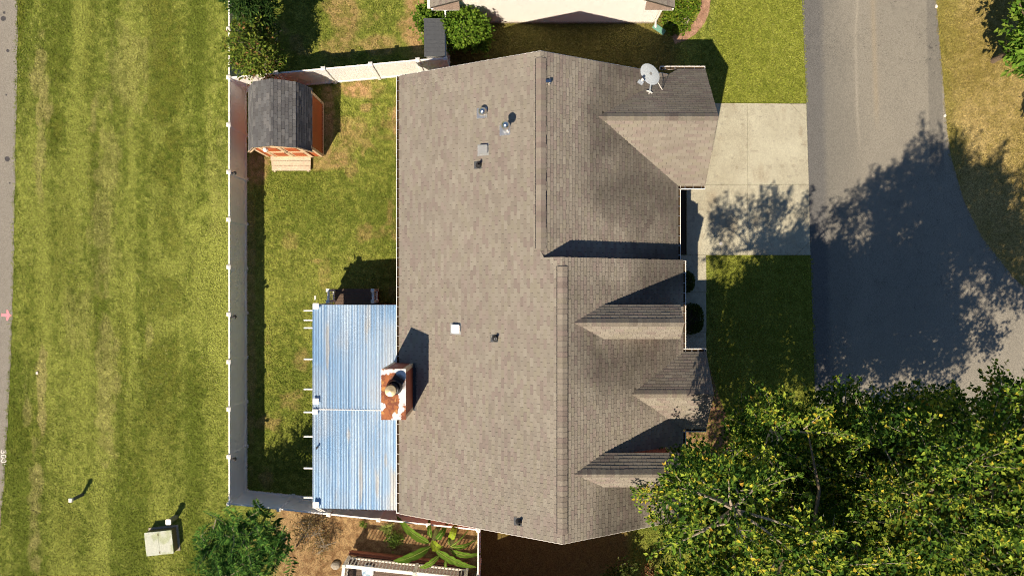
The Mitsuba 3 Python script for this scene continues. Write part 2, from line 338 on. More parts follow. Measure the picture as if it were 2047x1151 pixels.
drv = struct('driveway')
xs = [P(1372, 0)[0], P(1494, 0)[0]]
def slab(parent, name, pts, z=0.05):
    pg = Polygon(pts).buffer(-0.0055, join_style=2)
    return part(parent, name, sheet(list(pg.exterior.coords)[:-1], z, 0.12), 'concrete_mat')
slab(drv, 'slab', g2((1340, 207), (1494, 207), (1494, 370), (1340, 370)))
slab(drv, 'slab', g2((1494, 207), (1580, 208), (1612, 243), (1616, 370), (1494, 370)))
slab(drv, 'slab', g2((1580, 208), (1611, 208), (1612, 243)))
slab(drv, 'slab', g2((1372, 370), (1494, 370), (1494, 510), (1372, 510)))
slab(drv, 'slab', g2((1494, 370), (1616, 370), (1618.5, 484), (1590, 510), (1494, 510)))
slab(drv, 'slab', g2((1618.5, 484), (1619.5, 510), (1590, 510)))
wlk = struct('walkway')
for a, b in ((510, 584), (584, 664), (664, 712)):
    slab(wlk, 'slab', g2((1352, a), (1411, a), (1411.5, b), (1352, b)))
bed = struct('planting_bed'); put(bed, sheet(g2((1330, 375), (1371, 375), (1371, 509), (1330, 509)), 0.02), 'dark_bed')
bed2 = struct('mulch_bed'); put(bed2, sheet(g2((1300, 715), (1412, 715), (1440, 800), (1480, 900), (1400, 1010), (1330, 1040), (1300, 900)), 0.014), 'mulch_mat')
# curved brick-coloured mulch path by the neighbour's house
arc = []
for px, py in ((1412, -40), (1411, 0), (1408, 25), (1399, 45), (1384, 62), (1366, 73), (1346, 80)): arc.append(P(px, py)[:2])
arc = shapely.LineString(arc).buffer(0.19, cap_style=2)
pth = struct('garden_path'); put(pth, sheet(list(arc.exterior.coords)[:-1], 0.02), 'path_mat')

# ------------------------------------------------------------------ shingled roofs
def shingle_field(mb, poly, up, expo=0.122, tab=0.305, tones=None, stain=None, z_t=0.017, seed=0, dz=0.002):
    """Laps of single tabs over the planar polygon (3D); up = horizontal direction of the rising slope."""
    r = np.random.default_rng(seed)
    poly = np.asarray(poly, float); n = np.zeros(3)
    for i in range(len(poly)): n += np.cross(poly[i], poly[(i + 1) % len(poly)])
    n /= np.linalg.norm(n); n *= np.sign(n[2])
    u = np.cross(np.append(up, 0.0), [0, 0, 1.0]); u /= np.linalg.norm(u)
    v = np.cross(n, u); v *= np.sign(v[2]) if abs(v[2]) > 1e-6 else 1
    o = poly[0]; pu, pv = (poly - o) @ u, (poly - o) @ v
    pg = Polygon(np.c_[pu, pv]).buffer(0)
    if pg.is_empty: return
    shapely.prepare(pg)
    v0, u0, u1 = pv.min() - 0.01, pu.min(), pu.max()
    for j in range(int((pv.max() - v0) / expo) + 1):
        va, vb = v0 + j * expo, v0 + (j + 1) * expo
        off = (j % 2) * tab / 2 + r.normal(0, 0.006)
        ks = np.arange(math.floor((u0 - off) / tab) - 1, math.ceil((u1 - off) / tab) + 1)
        for k in ks:
            a, b = off + k * tab + 0.0055, off + (k + 1) * tab - 0.0055
            jit = r.normal(0, 0.003)
            cell = sbox(a, va + jit, b, vb + 0.012)
            tone = tones[min(int(r.random() ** 1.2 * len(tones)), len(tones) - 1)] * (0.94 + 0.12 * r.random())
            tz = z_t * (0.8 + 0.4 * r.random())
            if pg.contains(cell): ring = [(a, va + jit), (b, va + jit), (b, vb + .012), (a, vb + .012)]
            else:
                q = pg.intersection(cell)
                if q.is_empty or q.area < 0.0006 or q.geom_type != 'Polygon': continue
                ring = list(q.exterior.coords)[:-1]
                if q.exterior.is_ccw is False: ring = ring[::-1]
            m = len(ring)
            ring = np.array(ring)
            h = tz * (1 - (ring[:, 1] - va) / (expo + 0.012)) + dz
            base = o + ring[:, :1] * u + ring[:, 1:] * v
            top = base + h[:, None] * n
            bot = base + 0.0004 * n
            f = [[0, i, i + 1] for i in range(1, m - 1)]
            for i in range(m):
                i2 = (i + 1) % m
                f += [[i, m + i, m + i2], [i, m + i2, i2]]
            f = np.array(f)
            if np.dot(np.cross(u, v), n) < 0: f = f[:, ::-1]
            col = np.tile(tone, (2 * m, 1))
            if stain is not None: col = col * stain(np.vstack([top, bot]))[:, None]
            mb.add(np.vstack([top, bot]), f, col)
TAN = [np.array(c) * np.array([.762, .752, .785]) for c in ((0.325, 0.305, 0.255), (0.310, 0.290, 0.245), (0.335, 0.318, 0.265), (0.315, 0.300, 0.240), (0.315, 0.280, 0.245), (0.290, 0.268, 0.225), (0.345, 0.330, 0.275), (0.285, 0.250, 0.22))]
GREY = [np.array(c) * .60 for c in ((0.19, 0.20, 0.215), (0.155, 0.16, 0.175), (0.225, 0.235, 0.25), (0.17, 0.175, 0.185), (0.25, 0.255, 0.265))]
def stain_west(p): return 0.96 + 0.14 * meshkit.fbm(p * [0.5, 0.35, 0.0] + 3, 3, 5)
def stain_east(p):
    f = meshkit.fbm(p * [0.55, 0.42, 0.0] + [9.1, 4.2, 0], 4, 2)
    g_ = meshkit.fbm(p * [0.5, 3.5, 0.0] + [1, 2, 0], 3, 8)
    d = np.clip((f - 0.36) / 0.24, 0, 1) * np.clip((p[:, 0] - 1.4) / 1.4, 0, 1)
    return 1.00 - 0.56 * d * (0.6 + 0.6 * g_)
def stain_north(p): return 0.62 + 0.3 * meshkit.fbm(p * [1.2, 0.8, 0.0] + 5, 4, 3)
def facet(parent, name, poly, up, tones=TAN, stain=None, th=0.13, seed=0, trim='trim_tan', **k):
    mb = MB().prism(poly, [0, 0, -th])
    r = part(parent, name, mb.mesh(), 'deck_sheathing')
    sh = MB(); shingle_field(sh, np.asarray(poly, float), up, tones=tones, stain=stain, seed=seed, **k)
    part(r, 'shingles', sh.mesh(), 'shingle_mat', color=sh.color(), kind='stuff')
    return r
p_ = 0.53
XW, ZW, XN, XS = -4.13, 3.0, 0.95, 1.63
ZN, ZS = ZW + p_ * (XN - XW), ZW + p_ * (XS - XW)
XE, ZE, ZEN = 6.10, ZS - p_ * (6.10 - XS), ZN - p_ * (6.09 - XN)
YN, YS, YM = 7.775, -8.27, 1.0
def zW(x): return ZW + p_ * (x - XW)
def zEN(x): return ZN - p_ * (x - XN)
def zES(x): return ZS - p_ * (x - XS)

house = thing('house', 'large red sided house with brown shingle roof, centre of the scene between two fences', 'house')
facet(house, 'roof', [(XW, YN, ZW), (XW, YS, ZW), (XS, YS, ZS), (XS, YM, ZS), (XN, YM, ZN), (XN, YN, ZN)], (1, 0), stain=stain_west, seed=1)
GR = 4.62; GY0, GY1, GYR, GZ = 3.75, 8.03, 5.89, ZEN
gxr = XN + (ZN - GR) / p_
fr = (YN - GYR) / (GY1 - GYR)
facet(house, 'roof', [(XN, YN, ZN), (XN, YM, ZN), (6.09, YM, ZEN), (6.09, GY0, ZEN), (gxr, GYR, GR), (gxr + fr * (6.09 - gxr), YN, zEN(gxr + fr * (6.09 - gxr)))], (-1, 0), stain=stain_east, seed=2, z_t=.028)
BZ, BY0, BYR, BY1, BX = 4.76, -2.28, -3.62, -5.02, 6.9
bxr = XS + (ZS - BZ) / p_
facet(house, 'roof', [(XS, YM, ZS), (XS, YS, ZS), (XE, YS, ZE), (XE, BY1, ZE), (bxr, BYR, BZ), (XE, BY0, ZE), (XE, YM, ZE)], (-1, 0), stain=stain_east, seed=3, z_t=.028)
GX = 7.1
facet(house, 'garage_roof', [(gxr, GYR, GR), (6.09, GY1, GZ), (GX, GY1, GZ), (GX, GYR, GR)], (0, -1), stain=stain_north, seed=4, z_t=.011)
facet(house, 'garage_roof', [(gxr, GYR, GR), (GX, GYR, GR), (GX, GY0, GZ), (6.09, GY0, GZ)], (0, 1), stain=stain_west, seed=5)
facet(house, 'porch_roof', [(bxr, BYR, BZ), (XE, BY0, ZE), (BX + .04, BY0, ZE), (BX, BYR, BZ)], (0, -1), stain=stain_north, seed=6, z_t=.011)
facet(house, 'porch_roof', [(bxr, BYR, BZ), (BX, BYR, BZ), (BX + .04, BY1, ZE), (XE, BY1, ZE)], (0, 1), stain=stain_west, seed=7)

def siding(mb, a, b, z0, z1, out, e=0.16, top=None, proud=0.012):
    """lap boards between the wall points a and b (xy); out = outward normal; top(t) = upper limit along the wall."""
    a, b, o = np.array(a, float), np.array(b, float), np.array(out, float)
    ms = []
    for i in range(int(math.ceil((z1 - z0) / e))):
        za, zb = z0 + i * e, min(z0 + (i + 1) * e + 0.01, z1)
        ta, tb = 0.0, 1.0
        if top is not None:
            ts = np.linspace(0, 1, 201); ok = ts[top(ts) > zb - 0.03]
            if len(ok) < 2: break
            ta, tb = ok[0], ok[-1]
        q0, q1 = a + (b - a) * ta, a + (b - a) * tb
        v = []
        for q in (q0, q1):
            for z, d in ((za, 0.003), (za, proud), (zb, 0.004), (zb, 0.002)):
                v.append([q[0] + o[0] * d, q[1] + o[1] * d, z])
        f = [[0, 1, 5, 4], [1, 2, 6, 5], [2, 3, 7, 6], [3, 0, 4, 7], [0, 3, 2, 1], [4, 5, 6, 7]]
        if isinstance(mb, list): mb.append(MB().add(v, f).mesh())
        else: mb.add(v, f)
WX, EX, WN, WS = -3.8, 5.7, 7.45, -7.95
pr = lambda pts, y0, y1: MB().prism([(x, y0, z) for x, z in pts], [0, y1 - y0, 0]).mesh()
part(house, 'wall', pr([(WX, 0), (EX, 0), (EX, zEN(EX) - .14), (XN, ZN - .14), (WX, zW(WX) - .14)], YM + .003, WN), 'red_siding')
part(house, 'wall', pr([(WX, 0), (EX - .1, 0), (EX - .1, zES(EX - .1) - .14), (XS, ZS - .14), (WX, zW(WX) - .14)], WS, YM - .05), 'red_siding')
# side wall of the higher roof part above the lower one, with trim
part(house, 'wall', MB().prism([(XN, YM - .048, ZN - .1), (XS, YM - .048, ZS - .135), (EX - .1, YM - .048, zES(EX - .1) - .135), (EX - .1, YM - .048, zEN(EX - .1) - .1)], [0, 0.035, 0]).mesh(), 'red_siding')
prx = lambda pts, x0, x1: MB().prism([(x0, y, z) for y, z in pts], [x1 - x0, 0, 0]).mesh()
part(house, 'garage_wall', prx([(GY0 + .3, 0), (GY1 - .3, 0), (GY1 - .3, GZ + .1), (GYR, GR - .15), (GY0 + .3, GZ + .1)], EX - .3, GX - .35), 'red_siding')
part(house, 'porch_wall', prx([(BY1 + .25, 0), (BY0 - .25, 0), (BY0 - .25, ZE + .04), (BYR, BZ - .15), (BY1 + .25, ZE + .04)], EX - .3, BX - .3), 'red_siding')
sd = MB()
topS = lambda t: np.minimum(zW(WX + t * (EX - WX)), zES(WX + t * (EX - WX))) - .16
siding(sd, (WX, WS), (EX - .1, WS), 0.3, 6.0, (0, -1), top=topS)
siding(sd, (WX, WS), (WX, WN), 0.3, 2.9, (-1, 0))
topN = lambda t: np.minimum(zW(WX + t * (EX - WX)), zEN(WX + t * (EX - WX))) - .16
siding(sd, (WX, WN), (EX, WN), 0.3, 5.6, (0, 1), top=topN)
part(house, 'siding', sd.mesh(), 'red_siding', kind='stuff')
gd = part(house, 'garage_door', B(GX - .348, GX - .31, 4.5, 7.3, 0.05, 2.2), 'trim_white')
for i in range(4): part(gd, 'panel', B(GX - .31, GX - .295, 4.53, 7.27, 0.09 + i * .53, 0.55 + i * .53), 'trim_white')
part(house, 'front_door', B(EX - .098, EX - .06, -0.6, 0.4, 0.2, 2.3), 'trim_white')
for y in (-7.3, -6.0, -1.9, 2.2):
    w = part(house, 'window', B(EX - .1, EX + .03, y - .5, y + .5, 1.0, 2.3), 'trim_white')
    part(w, 'pane', B(EX + .03, EX + .035, y - .43, y + .43, 1.07, 2.23), 'glass_dark')
part(house, 'fascia', B(XW - .001, XW + .022, YS + .002, YN - .002, ZW - .17, ZW - .022), 'trim_white')
for yy, s in ((YN, 1), (YS, -1)):                    # rake boards
    R1 = ZN if s > 0 else ZS; X1 = XN if s > 0 else XS
    mb = MB()
    for (xa, za), (xb, zb) in (((XW, ZW), (X1, R1)), ((X1, R1), (5.7 if s > 0 else XE, zEN(5.7) if s > 0 else ZE))):
        mb.prism([(xa, yy + s * .004, za - .02), (xb, yy + s * .004, zb - .02), (xb, yy + s * .004, zb - .2), (xa, yy + s * .004, za - .2)], [0, s * .02, 0])
    part(house, 'rake_board', mb.mesh(), 'trim_white')

# dormers
def dormer(yc, seed, label):
    ez, rz, hw = 5.31, 5.85, 0.56
    xr, xe, x1 = XS + (ZS - rz) / p_, XS + (ZS - ez) / p_, 5.62
    d = part(house, 'dormer', MB().prism([(5.45, yc - hw + .1, 3.7), (5.45, yc + hw - .1, 3.7), (5.45, yc + hw - .1, ez + .03), (5.45, yc, rz - .12), (5.45, yc - hw + .1, ez + .03)], [-3.2, 0, 0]).mesh(), 'red_siding', label=label)
    for s in (1, -1):
        poly = [(xr, yc, rz), (xe, yc + s * hw, ez), (x1, yc + s * hw, ez), (x1, yc, rz)]
        mb = MB().prism(poly, [0, 0, -.09])
        r = numbered(d + '__roof'); scene[r] = mikit.ply(mb.mesh(), 'deck_sheathing')
        sh = MB(); shingle_field(sh, poly, (0, -s), tones=TAN, stain=stain_north if s > 0 else stain_west, seed=seed + s + 1)
        k = numbered(d + '__shingles'); scene[k] = mikit.ply(sh.mesh(), 'shingle_mat', color=sh.color()); labels[k] = {'kind': 'stuff'}
    split(d, 'trim', MB().box(5.452, 5.475, yc - hw + .1, yc - hw + .2, 4.0, 5.25).box(5.452, 5.475, yc + hw - .2, yc + hw - .1, 4.0, 5.25), 'shed_trim')
    split(d, 'corner_board', MB().box(5.36, 5.452, yc + hw - .099, yc + hw - .08, 4.1, ez + .0).box(5.36, 5.452, yc - hw + .08, yc - hw + .099, 4.1, ez + .0), 'shed_trim')
    part(d, 'window', B(5.451, 5.48, yc - .22, yc + .22, 4.25, 5.15), 'trim_white')
    part(d, 'pane', B(5.48, 5.486, yc - .17, yc + .17, 4.3, 5.1), 'glass_dark')
dormer(-1.13, 20, 'northern small gabled dormer in full sun')
dormer(-6.07, 30, 'southern small gabled dormer half in tree shade')

# ridge vents: raised caps along both ridges
def ridge_vent(xr, zr, y0, y1, seed):
    r = np.random.default_rng(seed)
    core, caps = MB(), MB()
    w, h = 0.165, 0.045
    prof = [(-w - .022, -p_ * (w + .022) + .0), (w + .034, -p_ * (w + .034) + .0), (w + .034, -p_ * (w + .034) + .028), (w - .02, -p_ * w + h), (0, h), (-w + .02, -p_ * w + h), (-w - .022, -p_ * (w + .022) + .028)]
    core.prism([(xr + a, y0, zr + b) for a, b in prof], [0, y1 - y0, 0])
    n = int(abs(y1 - y0) / 0.17)
    for i in range(n):
        ya, yb = y0 + (y1 - y0) * i / n, y0 + (y1 - y0) * (i + 1.12) / n
        c = TAN[r.integers(len(TAN))] * (0.86 + .18 * r.random()) * np.array([1.0, .97, .97])
        up = .010 + .004 * r.random()
        for s in (-1, 1):
            q = [(xr, ya, zr + h + .012 + up), (xr, yb, zr + h + .012), (xr + s * w, yb, zr - p_ * w + h + .012), (xr + s * w, ya, zr - p_ * w + h + .012 + up)]
            caps.prism(q, [0, 0, -.012], c)
    k = part(house, 'ridge_vent', core.mesh(), 'black_rubber')
    part(k, 'cap_shingles', caps.mesh(), 'shingle_mat', color=caps.color(), kind='stuff')
ridge_vent(XN + .0, ZN, 7.55, 1.30, 41)
ridge_vent(XS + .0, ZS, 0.70, -7.95, 42)
def ridge_caps(a, b, pitch, seed):                   # plain ridge caps of the side gables
    r = np.random.default_rng(seed); caps = MB(); a, b = np.array(a, float), np.array(b, float)
    d = b - a; L = np.linalg.norm(d); n = max(1, int(L / .15)); lat = np.array([-d[1], d[0], 0]) / L; w = .13
    for i in range(n):
        p0, p1 = a + d * i / n, a + d * min(1, (i + 1.1) / n); c = TAN[r.integers(len(TAN))] * (0.62 + .2 * r.random())
        for s in (-1, 1):
            q = [p0 + [0, 0, .03], p1 + [0, 0, .022], p1 + lat * s * w + [0, 0, .022 - pitch * w], p0 + lat * s * w + [0, 0, .03 - pitch * w]]
            caps.prism(q, [0, 0, -.014], c)
    part(house, 'ridge_caps', caps.mesh(), 'shingle_mat', color=caps.color(), kind='stuff')
ridge_caps((gxr, GYR, GR), (GX, GYR, GR), .76, 43); ridge_caps((bxr, BYR, BZ), (BX, BYR, BZ), .8, 44)
ridge_caps((2.0, -1.13, 5.85), (5.62, -1.13, 5.85), .96, 45); ridge_caps((2.0, -6.07, 5.85), (5.62, -6.07, 5.85), .96, 46)

# gutters: open channels with straps
def gutter(a, b, z, out, step=0.36, straps=True):
    a, b, o = np.array([*a, z], float), np.array([*b, z], float), np.array([*out, 0.0])
    d = (b - a); L = np.linalg.norm(d); d /= L
    mb = MB()
    w, dep = 0.12, 0.10
    mb.beam(a + o * (w - .008) - [0, 0, dep / 2], b + o * (w - .008) - [0, 0, dep / 2], .016, dep)
    mb.beam(a + o * (w - .014) + [0, 0, .004], b + o * (w - .014) + [0, 0, .004], .028, .008)
    mb.beam(a + o * (w / 2 - .008) - [0, 0, dep - .004], b + o * (w / 2 - .008) - [0, 0, dep - .004], w - .018, .008)
    for q in (a, b): mb.beam(q + o * .002 - [0, 0, dep / 2], q + o * (w - .018) - [0, 0, dep / 2], .008, dep - .01)
    k = part(house, 'gutter', mb.mesh(), 'trim_white')
    part(k, 'debris', MB().beam(a + d * .01 + o * (w / 2 - .008) - [0, 0, .055], b - d * .01 + o * (w / 2 - .008) - [0, 0, .055], w - .02, .03).mesh(), 'gutter_debris')
    if straps:
        first = None
        for t in np.arange(step / 2, L, step):
            q = a + d * t
            if first is None: first = part(k, 'strap', MB().beam(q + o * .0, q + o * (w - .03), .018, .010).mesh(), 'galv'); q0 = q
            else: copy(k, 'strap', first, T().translate((q - q0).tolist()))
gutter((XW, YN), (XW, YS), ZW - .02, (-1, 0))
gutter((6.09, YM + .02), (6.09, GY0 - .12), ZEN - .02, (1, 0))
gutter((XE, BY0 + .12), (XE, YM - .02), ZE - .02, (1, 0))
gutter((XE, YS), (XE, BY1 - .12), ZE - .02, (1, 0), step=.6)
gutter((5.45, GY1), (GX, GY1), GZ - .02, (0, 1), step=.36)
gutter((6.21, GY0), (GX, GY0), GZ - .02, (0, -1), step=.3)
gutter((6.1, BY0), (BX + .04, BY0), ZE - .02, (0, 1), step=.22)
gutter((6.22, BY1), (BX + .04, BY1), ZE - .02, (0, -1), step=.4)

# chimney with rusty cap
CX0, CX1, CY0, CY1, CZ = -4.37, -3.60, -4.40, -2.75, 5.10
ch = part(house, 'chimney', B(CX0, CX1, CY0, CY1, 0, CZ), 'red_siding', label='red sided chimney with rusty metal cap')
cb = MB()
for x in (CX0, CX1):
    for y in (CY0, CY1):
        sx, sy = (1 if x == CX1 else -1), (1 if y == CY1 else -1)
        cb.box(*sorted((x - sx * .10, x + sx * .016)), *sorted((y, y + sy * .018)), 2.6, CZ - .003)
        cb.box(*sorted((x, x + sx * .018)), *sorted((y - sy * .10, y - sy * .002)), 2.6, CZ - .003)
split(ch, 'corner_board', cb, 'shed_trim')
cs = MB(); siding(cs, (CX0 + .1, CY1), (CX1 - .1, CY1), 2.6, CZ - .02, (0, 1)); siding(cs, (CX1, CY0 + .1), (CX1, CY1 - .1), 3.0, CZ - .02, (1, 0)); siding(cs, (CX0 + .1, CY0), (CX1 - .1, CY0), 2.6, CZ - .02, (0, -1))
part(ch, 'siding', cs.mesh(), 'red_siding', kind='stuff')
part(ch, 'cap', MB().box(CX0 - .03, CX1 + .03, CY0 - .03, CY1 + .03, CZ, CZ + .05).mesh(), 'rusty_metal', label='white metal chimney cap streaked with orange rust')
fl = np.array([-3.98, -3.37, CZ + .05])
part(ch, 'flue', MB().lathe([(.20, 0), (.20, .54), (.0, .54)], fl, 28).mesh(), 'flue_black', smooth=40)
part(ch, 'flue_lid', MB().lathe([(.0, .58), (.17, .58), (.195, .60), (.18, .63), (.0, .65)], fl, 28).mesh(), 'brass_dull', smooth=40)
part(ch, 'storm_collar', MB().lathe([(.27, 0), (.265, .03), (.205, .14)], fl + np.array([.03, .05, 0]), 28).mesh(), 'flue_black', smooth=40)
# flashing at the chimney foot and metal flashing on the upstream side
part(ch, 'flashing', MB().prism([(CX1 + .02, CY0 - .04, zW(CX1 + .02) + .02), (CX1 + .02, CY1 + .04, zW(CX1 + .02) + .02), (CX1 + .14, CY1 + .04, zW(CX1 + .14) + .02), (CX1 + .14, CY0 - .04, zW(CX1 + .14) + .02)], [0, 0, -.004]).mesh(), 'slate_blue')

# roof vents
def on_west(px, py):
    z = 4.0
    for _ in range(30): z = zW(P(px, py, z)[0])
    return P(px, py, z)
def vent_base(k, q, w, mat_):
    a = w / 2
    c = [(q[0] + sx * a, q[1] + sy * a, zW(q[0] + sx * a) + .022) for sx, sy in ((-1, -1), (1, -1), (1, 1), (-1, 1))]
    part(k, 'flashing', MB().prism(c, [0, 0, -.006]).mesh(), mat_)
for px, py, h, lab in ((965, 226, .30, 'short chrome roof vent pipe with domed cap'), (1011, 260, .80, 'tall chrome roof vent pipe with domed cap')):
    q = on_west(px, py)
    k = part(house, 'vent_pipe', MB().tube([q - [0, 0, .05], q + [0, 0, h - .12]], .075, 20).mesh(), 'chrome', smooth=40, label=lab)
    part(k, 'cap', MB().lathe([(.075, h - .16), (.14, h - .15), (.145, h - .1), (.125, h - .02), (.07, h + .03), (0, h + .05)], q, 24).mesh(), 'chrome', smooth=60)
    part(k, 'collar', MB().lathe([(.13, -.06), (.12, .03), (.085, .06), (.075, .14)], q, 20).mesh(), 'galv', smooth=40)
    vent_base(k, q - [.03, 0, 0], .36, 'galv')
for px, py, m_, lab in ((966, 300, 'grey_paint', 'grey square roof vent hood'), (911, 657, 'trim_white', 'white square roof vent hood')):
    q = on_west(px, py); a = .15
    cc = trimesh.creation.box([2 * a, 2 * a, .11]); cc = MB().prism([(q[0] + x, q[1] + y, zW(q[0]) + p_ * x * .75 + .15) for x, y in ((-a, -a + .03), (-a + .03, -a), (a - .03, -a), (a, -a + .03), (a, a - .03), (a - .03, a), (-a + .03, a), (-a, a - .03))], [0, 0, -.16])
    k = part(house, 'box_vent', cc.mesh(), m_, label=lab)
    part(k, 'vent_collar', MB().box(q[0] - .11, q[0] + .11, q[1] - .11, q[1] + .11, zW(q[0]) - .06, zW(q[0]) + .0).mesh(), 'black_rubber')
    vent_base(k, q, .40, 'grey_paint')
for px, py, lab in ((958, 330, 'black rubber pipe boot below the grey vent hood'), (991, 676, 'black rubber pipe boot near the middle of the roof'), (1038, 1042, 'black rubber pipe boot near the south end of the roof')):
    q = on_west(px, py)
    k = part(house, 'pipe_boot', MB().lathe([(.13, -.07), (.12, .02), (.085, .07), (.07, .12), (.05, .13)], q, 20).mesh(), 'black_rubber', smooth=50, label=lab)
    part(k, 'pipe', MB().lathe([(.048, 0), (.048, .27), (.036, .27), (.036, .1), (0, .1)], q, 16).mesh(), 'grey_paint' if px == 991 else 'black_rubber', smooth=40)
    vent_base(k, q - [.05, 0, 0], .26, 'slate_blue')
q = P(1092, 163, 5.65); 
k = part(house, 'ridge_light', MB().box(q[0] - .02, q[0] + .16, q[1] - .045, q[1] + .045, 5.62, 5.70).mesh(), 'chrome', label='small metal fitting beside the north ridge vent')
part(k, 'bracket', B(q[0] + .10, q[0] + .13, q[1] - .09, q[1] + .09, 5.56, 5.66), 'galv')

# ------------------------------------------------------------------ satellite dish on the roof
dsh = thing('satellite_dish', 'pale grey satellite dish on a mast at the north edge of the garage roof', 'satellite dish')
n_ = np.array([-.68, -.60, .406]); n_ /= np.linalg.norm(n_)
maj = np.array([.66, -.81, 0.1]); maj -= n_ * (maj @ n_); maj /= np.linalg.norm(maj); mnr = np.cross(n_, maj)
dc = P(1299, 149, 4.62)
rings, seg = 7, 40
v = []
for i in range(rings + 1):
    r = i / rings
    for j in range(seg):
        a = 2 * math.pi * j / seg
        v.append(dc + maj * .40 * r * math.cos(a) + mnr * .385 * r * math.sin(a) + n_ * (.07 * r * r - .07))
f = [[i * seg + j, i * seg + (j + 1) % seg, (i + 1) * seg + (j + 1) % seg, (i + 1) * seg + j] for i in range(rings) for j in range(seg)]
va = np.array(v); back = va - n_ * .012
rim = [[rings * seg + j, rings * seg + (j + 1) % seg, (rings + 1) * seg + rings * seg + (j + 1) % seg, (rings + 1) * seg + rings * seg + j] for j in range(seg)]
mb = MB().add(np.vstack([va, back]), np.vstack([f, np.array(f)[:, ::-1] + len(va), rim]))
part(dsh, 'reflector', mb.mesh(), 'dish_grey', smooth=40)
mf = P(1299, 184, 3.80); mtop = dc - n_ * .10
part(dsh, 'mast', MB().tube([mf, mf * .35 + mtop * .65 + [.0, 0, .08], mtop], .028, 12).mesh(), 'dish_grey', smooth=40)
part(dsh, 'bracket', MB().tube([mtop - n_ * .08, mtop + n_ * .04], .06, 12).mesh(), 'galv', smooth=40)
low = dc - mnr * .36 * (1 if (mnr[1] > 0) else -1)
lnb = P(1281, 165, 4.62)
part(dsh, 'feed_arm', MB().tube([low - n_ * .02, lnb], .016, 8).mesh(), 'dish_grey', smooth=40)
part(dsh, 'feed', MB().beam(lnb + [-.09, .05, 0], lnb + [.07, -.05, 0], .11, .08).mesh(), 'dish_grey')
part(dsh, 'feed_horn', MB().tube([lnb + [.01, .06, .03], lnb + [.07, .10, .05]], [.035, .05], 12).mesh(), 'trim_white', smooth=40)
e1 = P(1324, 180, 3.8)
part(dsh, 'strut', MB().tube([e1, dc - n_ * .1 + maj * .1], .014, 8).mesh(), 'trim_white', smooth=40)
part(dsh, 'cable', MB().tube([dc + maj * .28 - n_ * .12, dc + maj * .42 - n_ * .4, e1 + [.02, .12, .25], e1 + [0, 0, .02]], .012, 6).mesh(), 'black_rubber', smooth=60)
for dx, dy in ((-.11, .04), (-.05, -.08), (.07, -.07)):
    z2 = GR - (GR - GZ) * abs(mf[1] + dy - GYR) / (GY1 - GYR) + .03
    part(dsh, 'foot', MB().beam(mf + [0, 0, .04], (mf[0] + dx, mf[1] + dy, z2), .04, .02).mesh(), 'trim_white')

# ------------------------------------------------------------------ fences
FH = 1.83
def fence(name, label, pts, nposts, first=True, last=True, hide=()):
    k = thing(name, label, 'fence', None)
    a, b = np.array(pts[0], float), np.array(pts[1], float)
    L = np.linalg.norm(b - a); d = (b - a) / L; n = int(nposts)
    t = np.linspace(0, L, n); ang = math.degrees(math.atan2(d[1], d[0]))
    post0 = cap0 = None
    for i in range(n):
        if (i == 0 and not first) or (i == n - 1 and not last): continue
        q = a + d * t[i]; tw = T().translate([q[0], q[1], 0]).rotate([0, 0, 1], ang)
        if post0 is None:
            post0 = part(k, 'post', B(-.06, .06, -.06, .06, -.05, FH + .02), 'vinyl'); scene[post0]['to_world'] = tw
            cap0 = part(k, 'post_cap', MB().prism([(-.078, -.078, FH + .05), (.078, -.078, FH + .05), (.078, .078, FH + .05), (-.078, .078, FH + .05)], [0, 0, -.03]).add([[-.075, -.075, FH + .05], [.075, -.075, FH + .05], [.075, .075, FH + .05], [-.075, .075, FH + .05], [0, 0, FH + .085]], [[0, 1, 4], [1, 2, 4], [2, 3, 4], [3, 0, 4]]).mesh(), 'trim_white'); scene[cap0]['to_world'] = tw
        else: copy(k, 'post', post0, tw); copy(k, 'post_cap', cap0, tw)
    r0 = b0 = None
    for i in range(n - 1):
        w = t[i + 1] - t[i] - .12
        q = a + d * (t[i] + .06); tw = T().translate([q[0], q[1], 0]).rotate([0, 0, 1], ang)
        nb = max(2, int(round(w / .152))); bw = w / nb
        if r0 is None:
            r0 = part(k, 'top_rail', B(0, w, -.028, .028, FH - .10, FH - .01), 'vinyl'); scene[r0]['to_world'] = tw
            r1 = part(k, 'bottom_rail', B(0, w, -.028, .028, .05, .19), 'vinyl'); scene[r1]['to_world'] = tw
            pts_ = [(.004, -.011), (bw - .004, -.011), (bw - .0005, -.006), (bw - .0005, .006), (bw - .004, .011), (.004, .011), (.0005, .006), (.0005, -.006)]
            bm = MB().prism([(x, y, FH - .1) for x, y in pts_], [0, 0, -(FH - .29)]).mesh()
        else: copy(k, 'top_rail', r0, tw); copy(k, 'bottom_rail', r1, tw)
        for j in range(nb):
            tb = T().translate([q[0], q[1], 0]).rotate([0, 0, 1], ang).translate([j * bw, 0, 0])
            if b0 is None:
                b0 = numbered(k + '__board'); scene[b0] = mikit.ply(bm, 'vinyl'); scene[b0]['to_world'] = tb
            else: copy(k, 'board', b0, tb)
    return k
zt = 1.85
cNW = P(457, 155, zt)[:2]; cSW = P(457.5, 1007, zt)[:2]
sp = np.linalg.norm(cNW - cSW) / 9
fence('vinyl_fence', 'long white vinyl fence along the west side of the back yard beside the mown verge', (cNW, cSW), 10)
fence('vinyl_fence', 'white vinyl fence on the north side of the back yard behind the red shed', (cNW, P(835, 120, zt)[:2]), 5, first=False)
nW = cNW + np.array([0, 1.845]) * 4
fence('vinyl_fence', "white vinyl fence along the neighbour's yard behind the overgrown shrubs", (cNW + [0.0, 0.0], nW), 5, first=False)
c2, c3 = P(835, 120, zt)[:2], P(890, 117, zt)[:2]
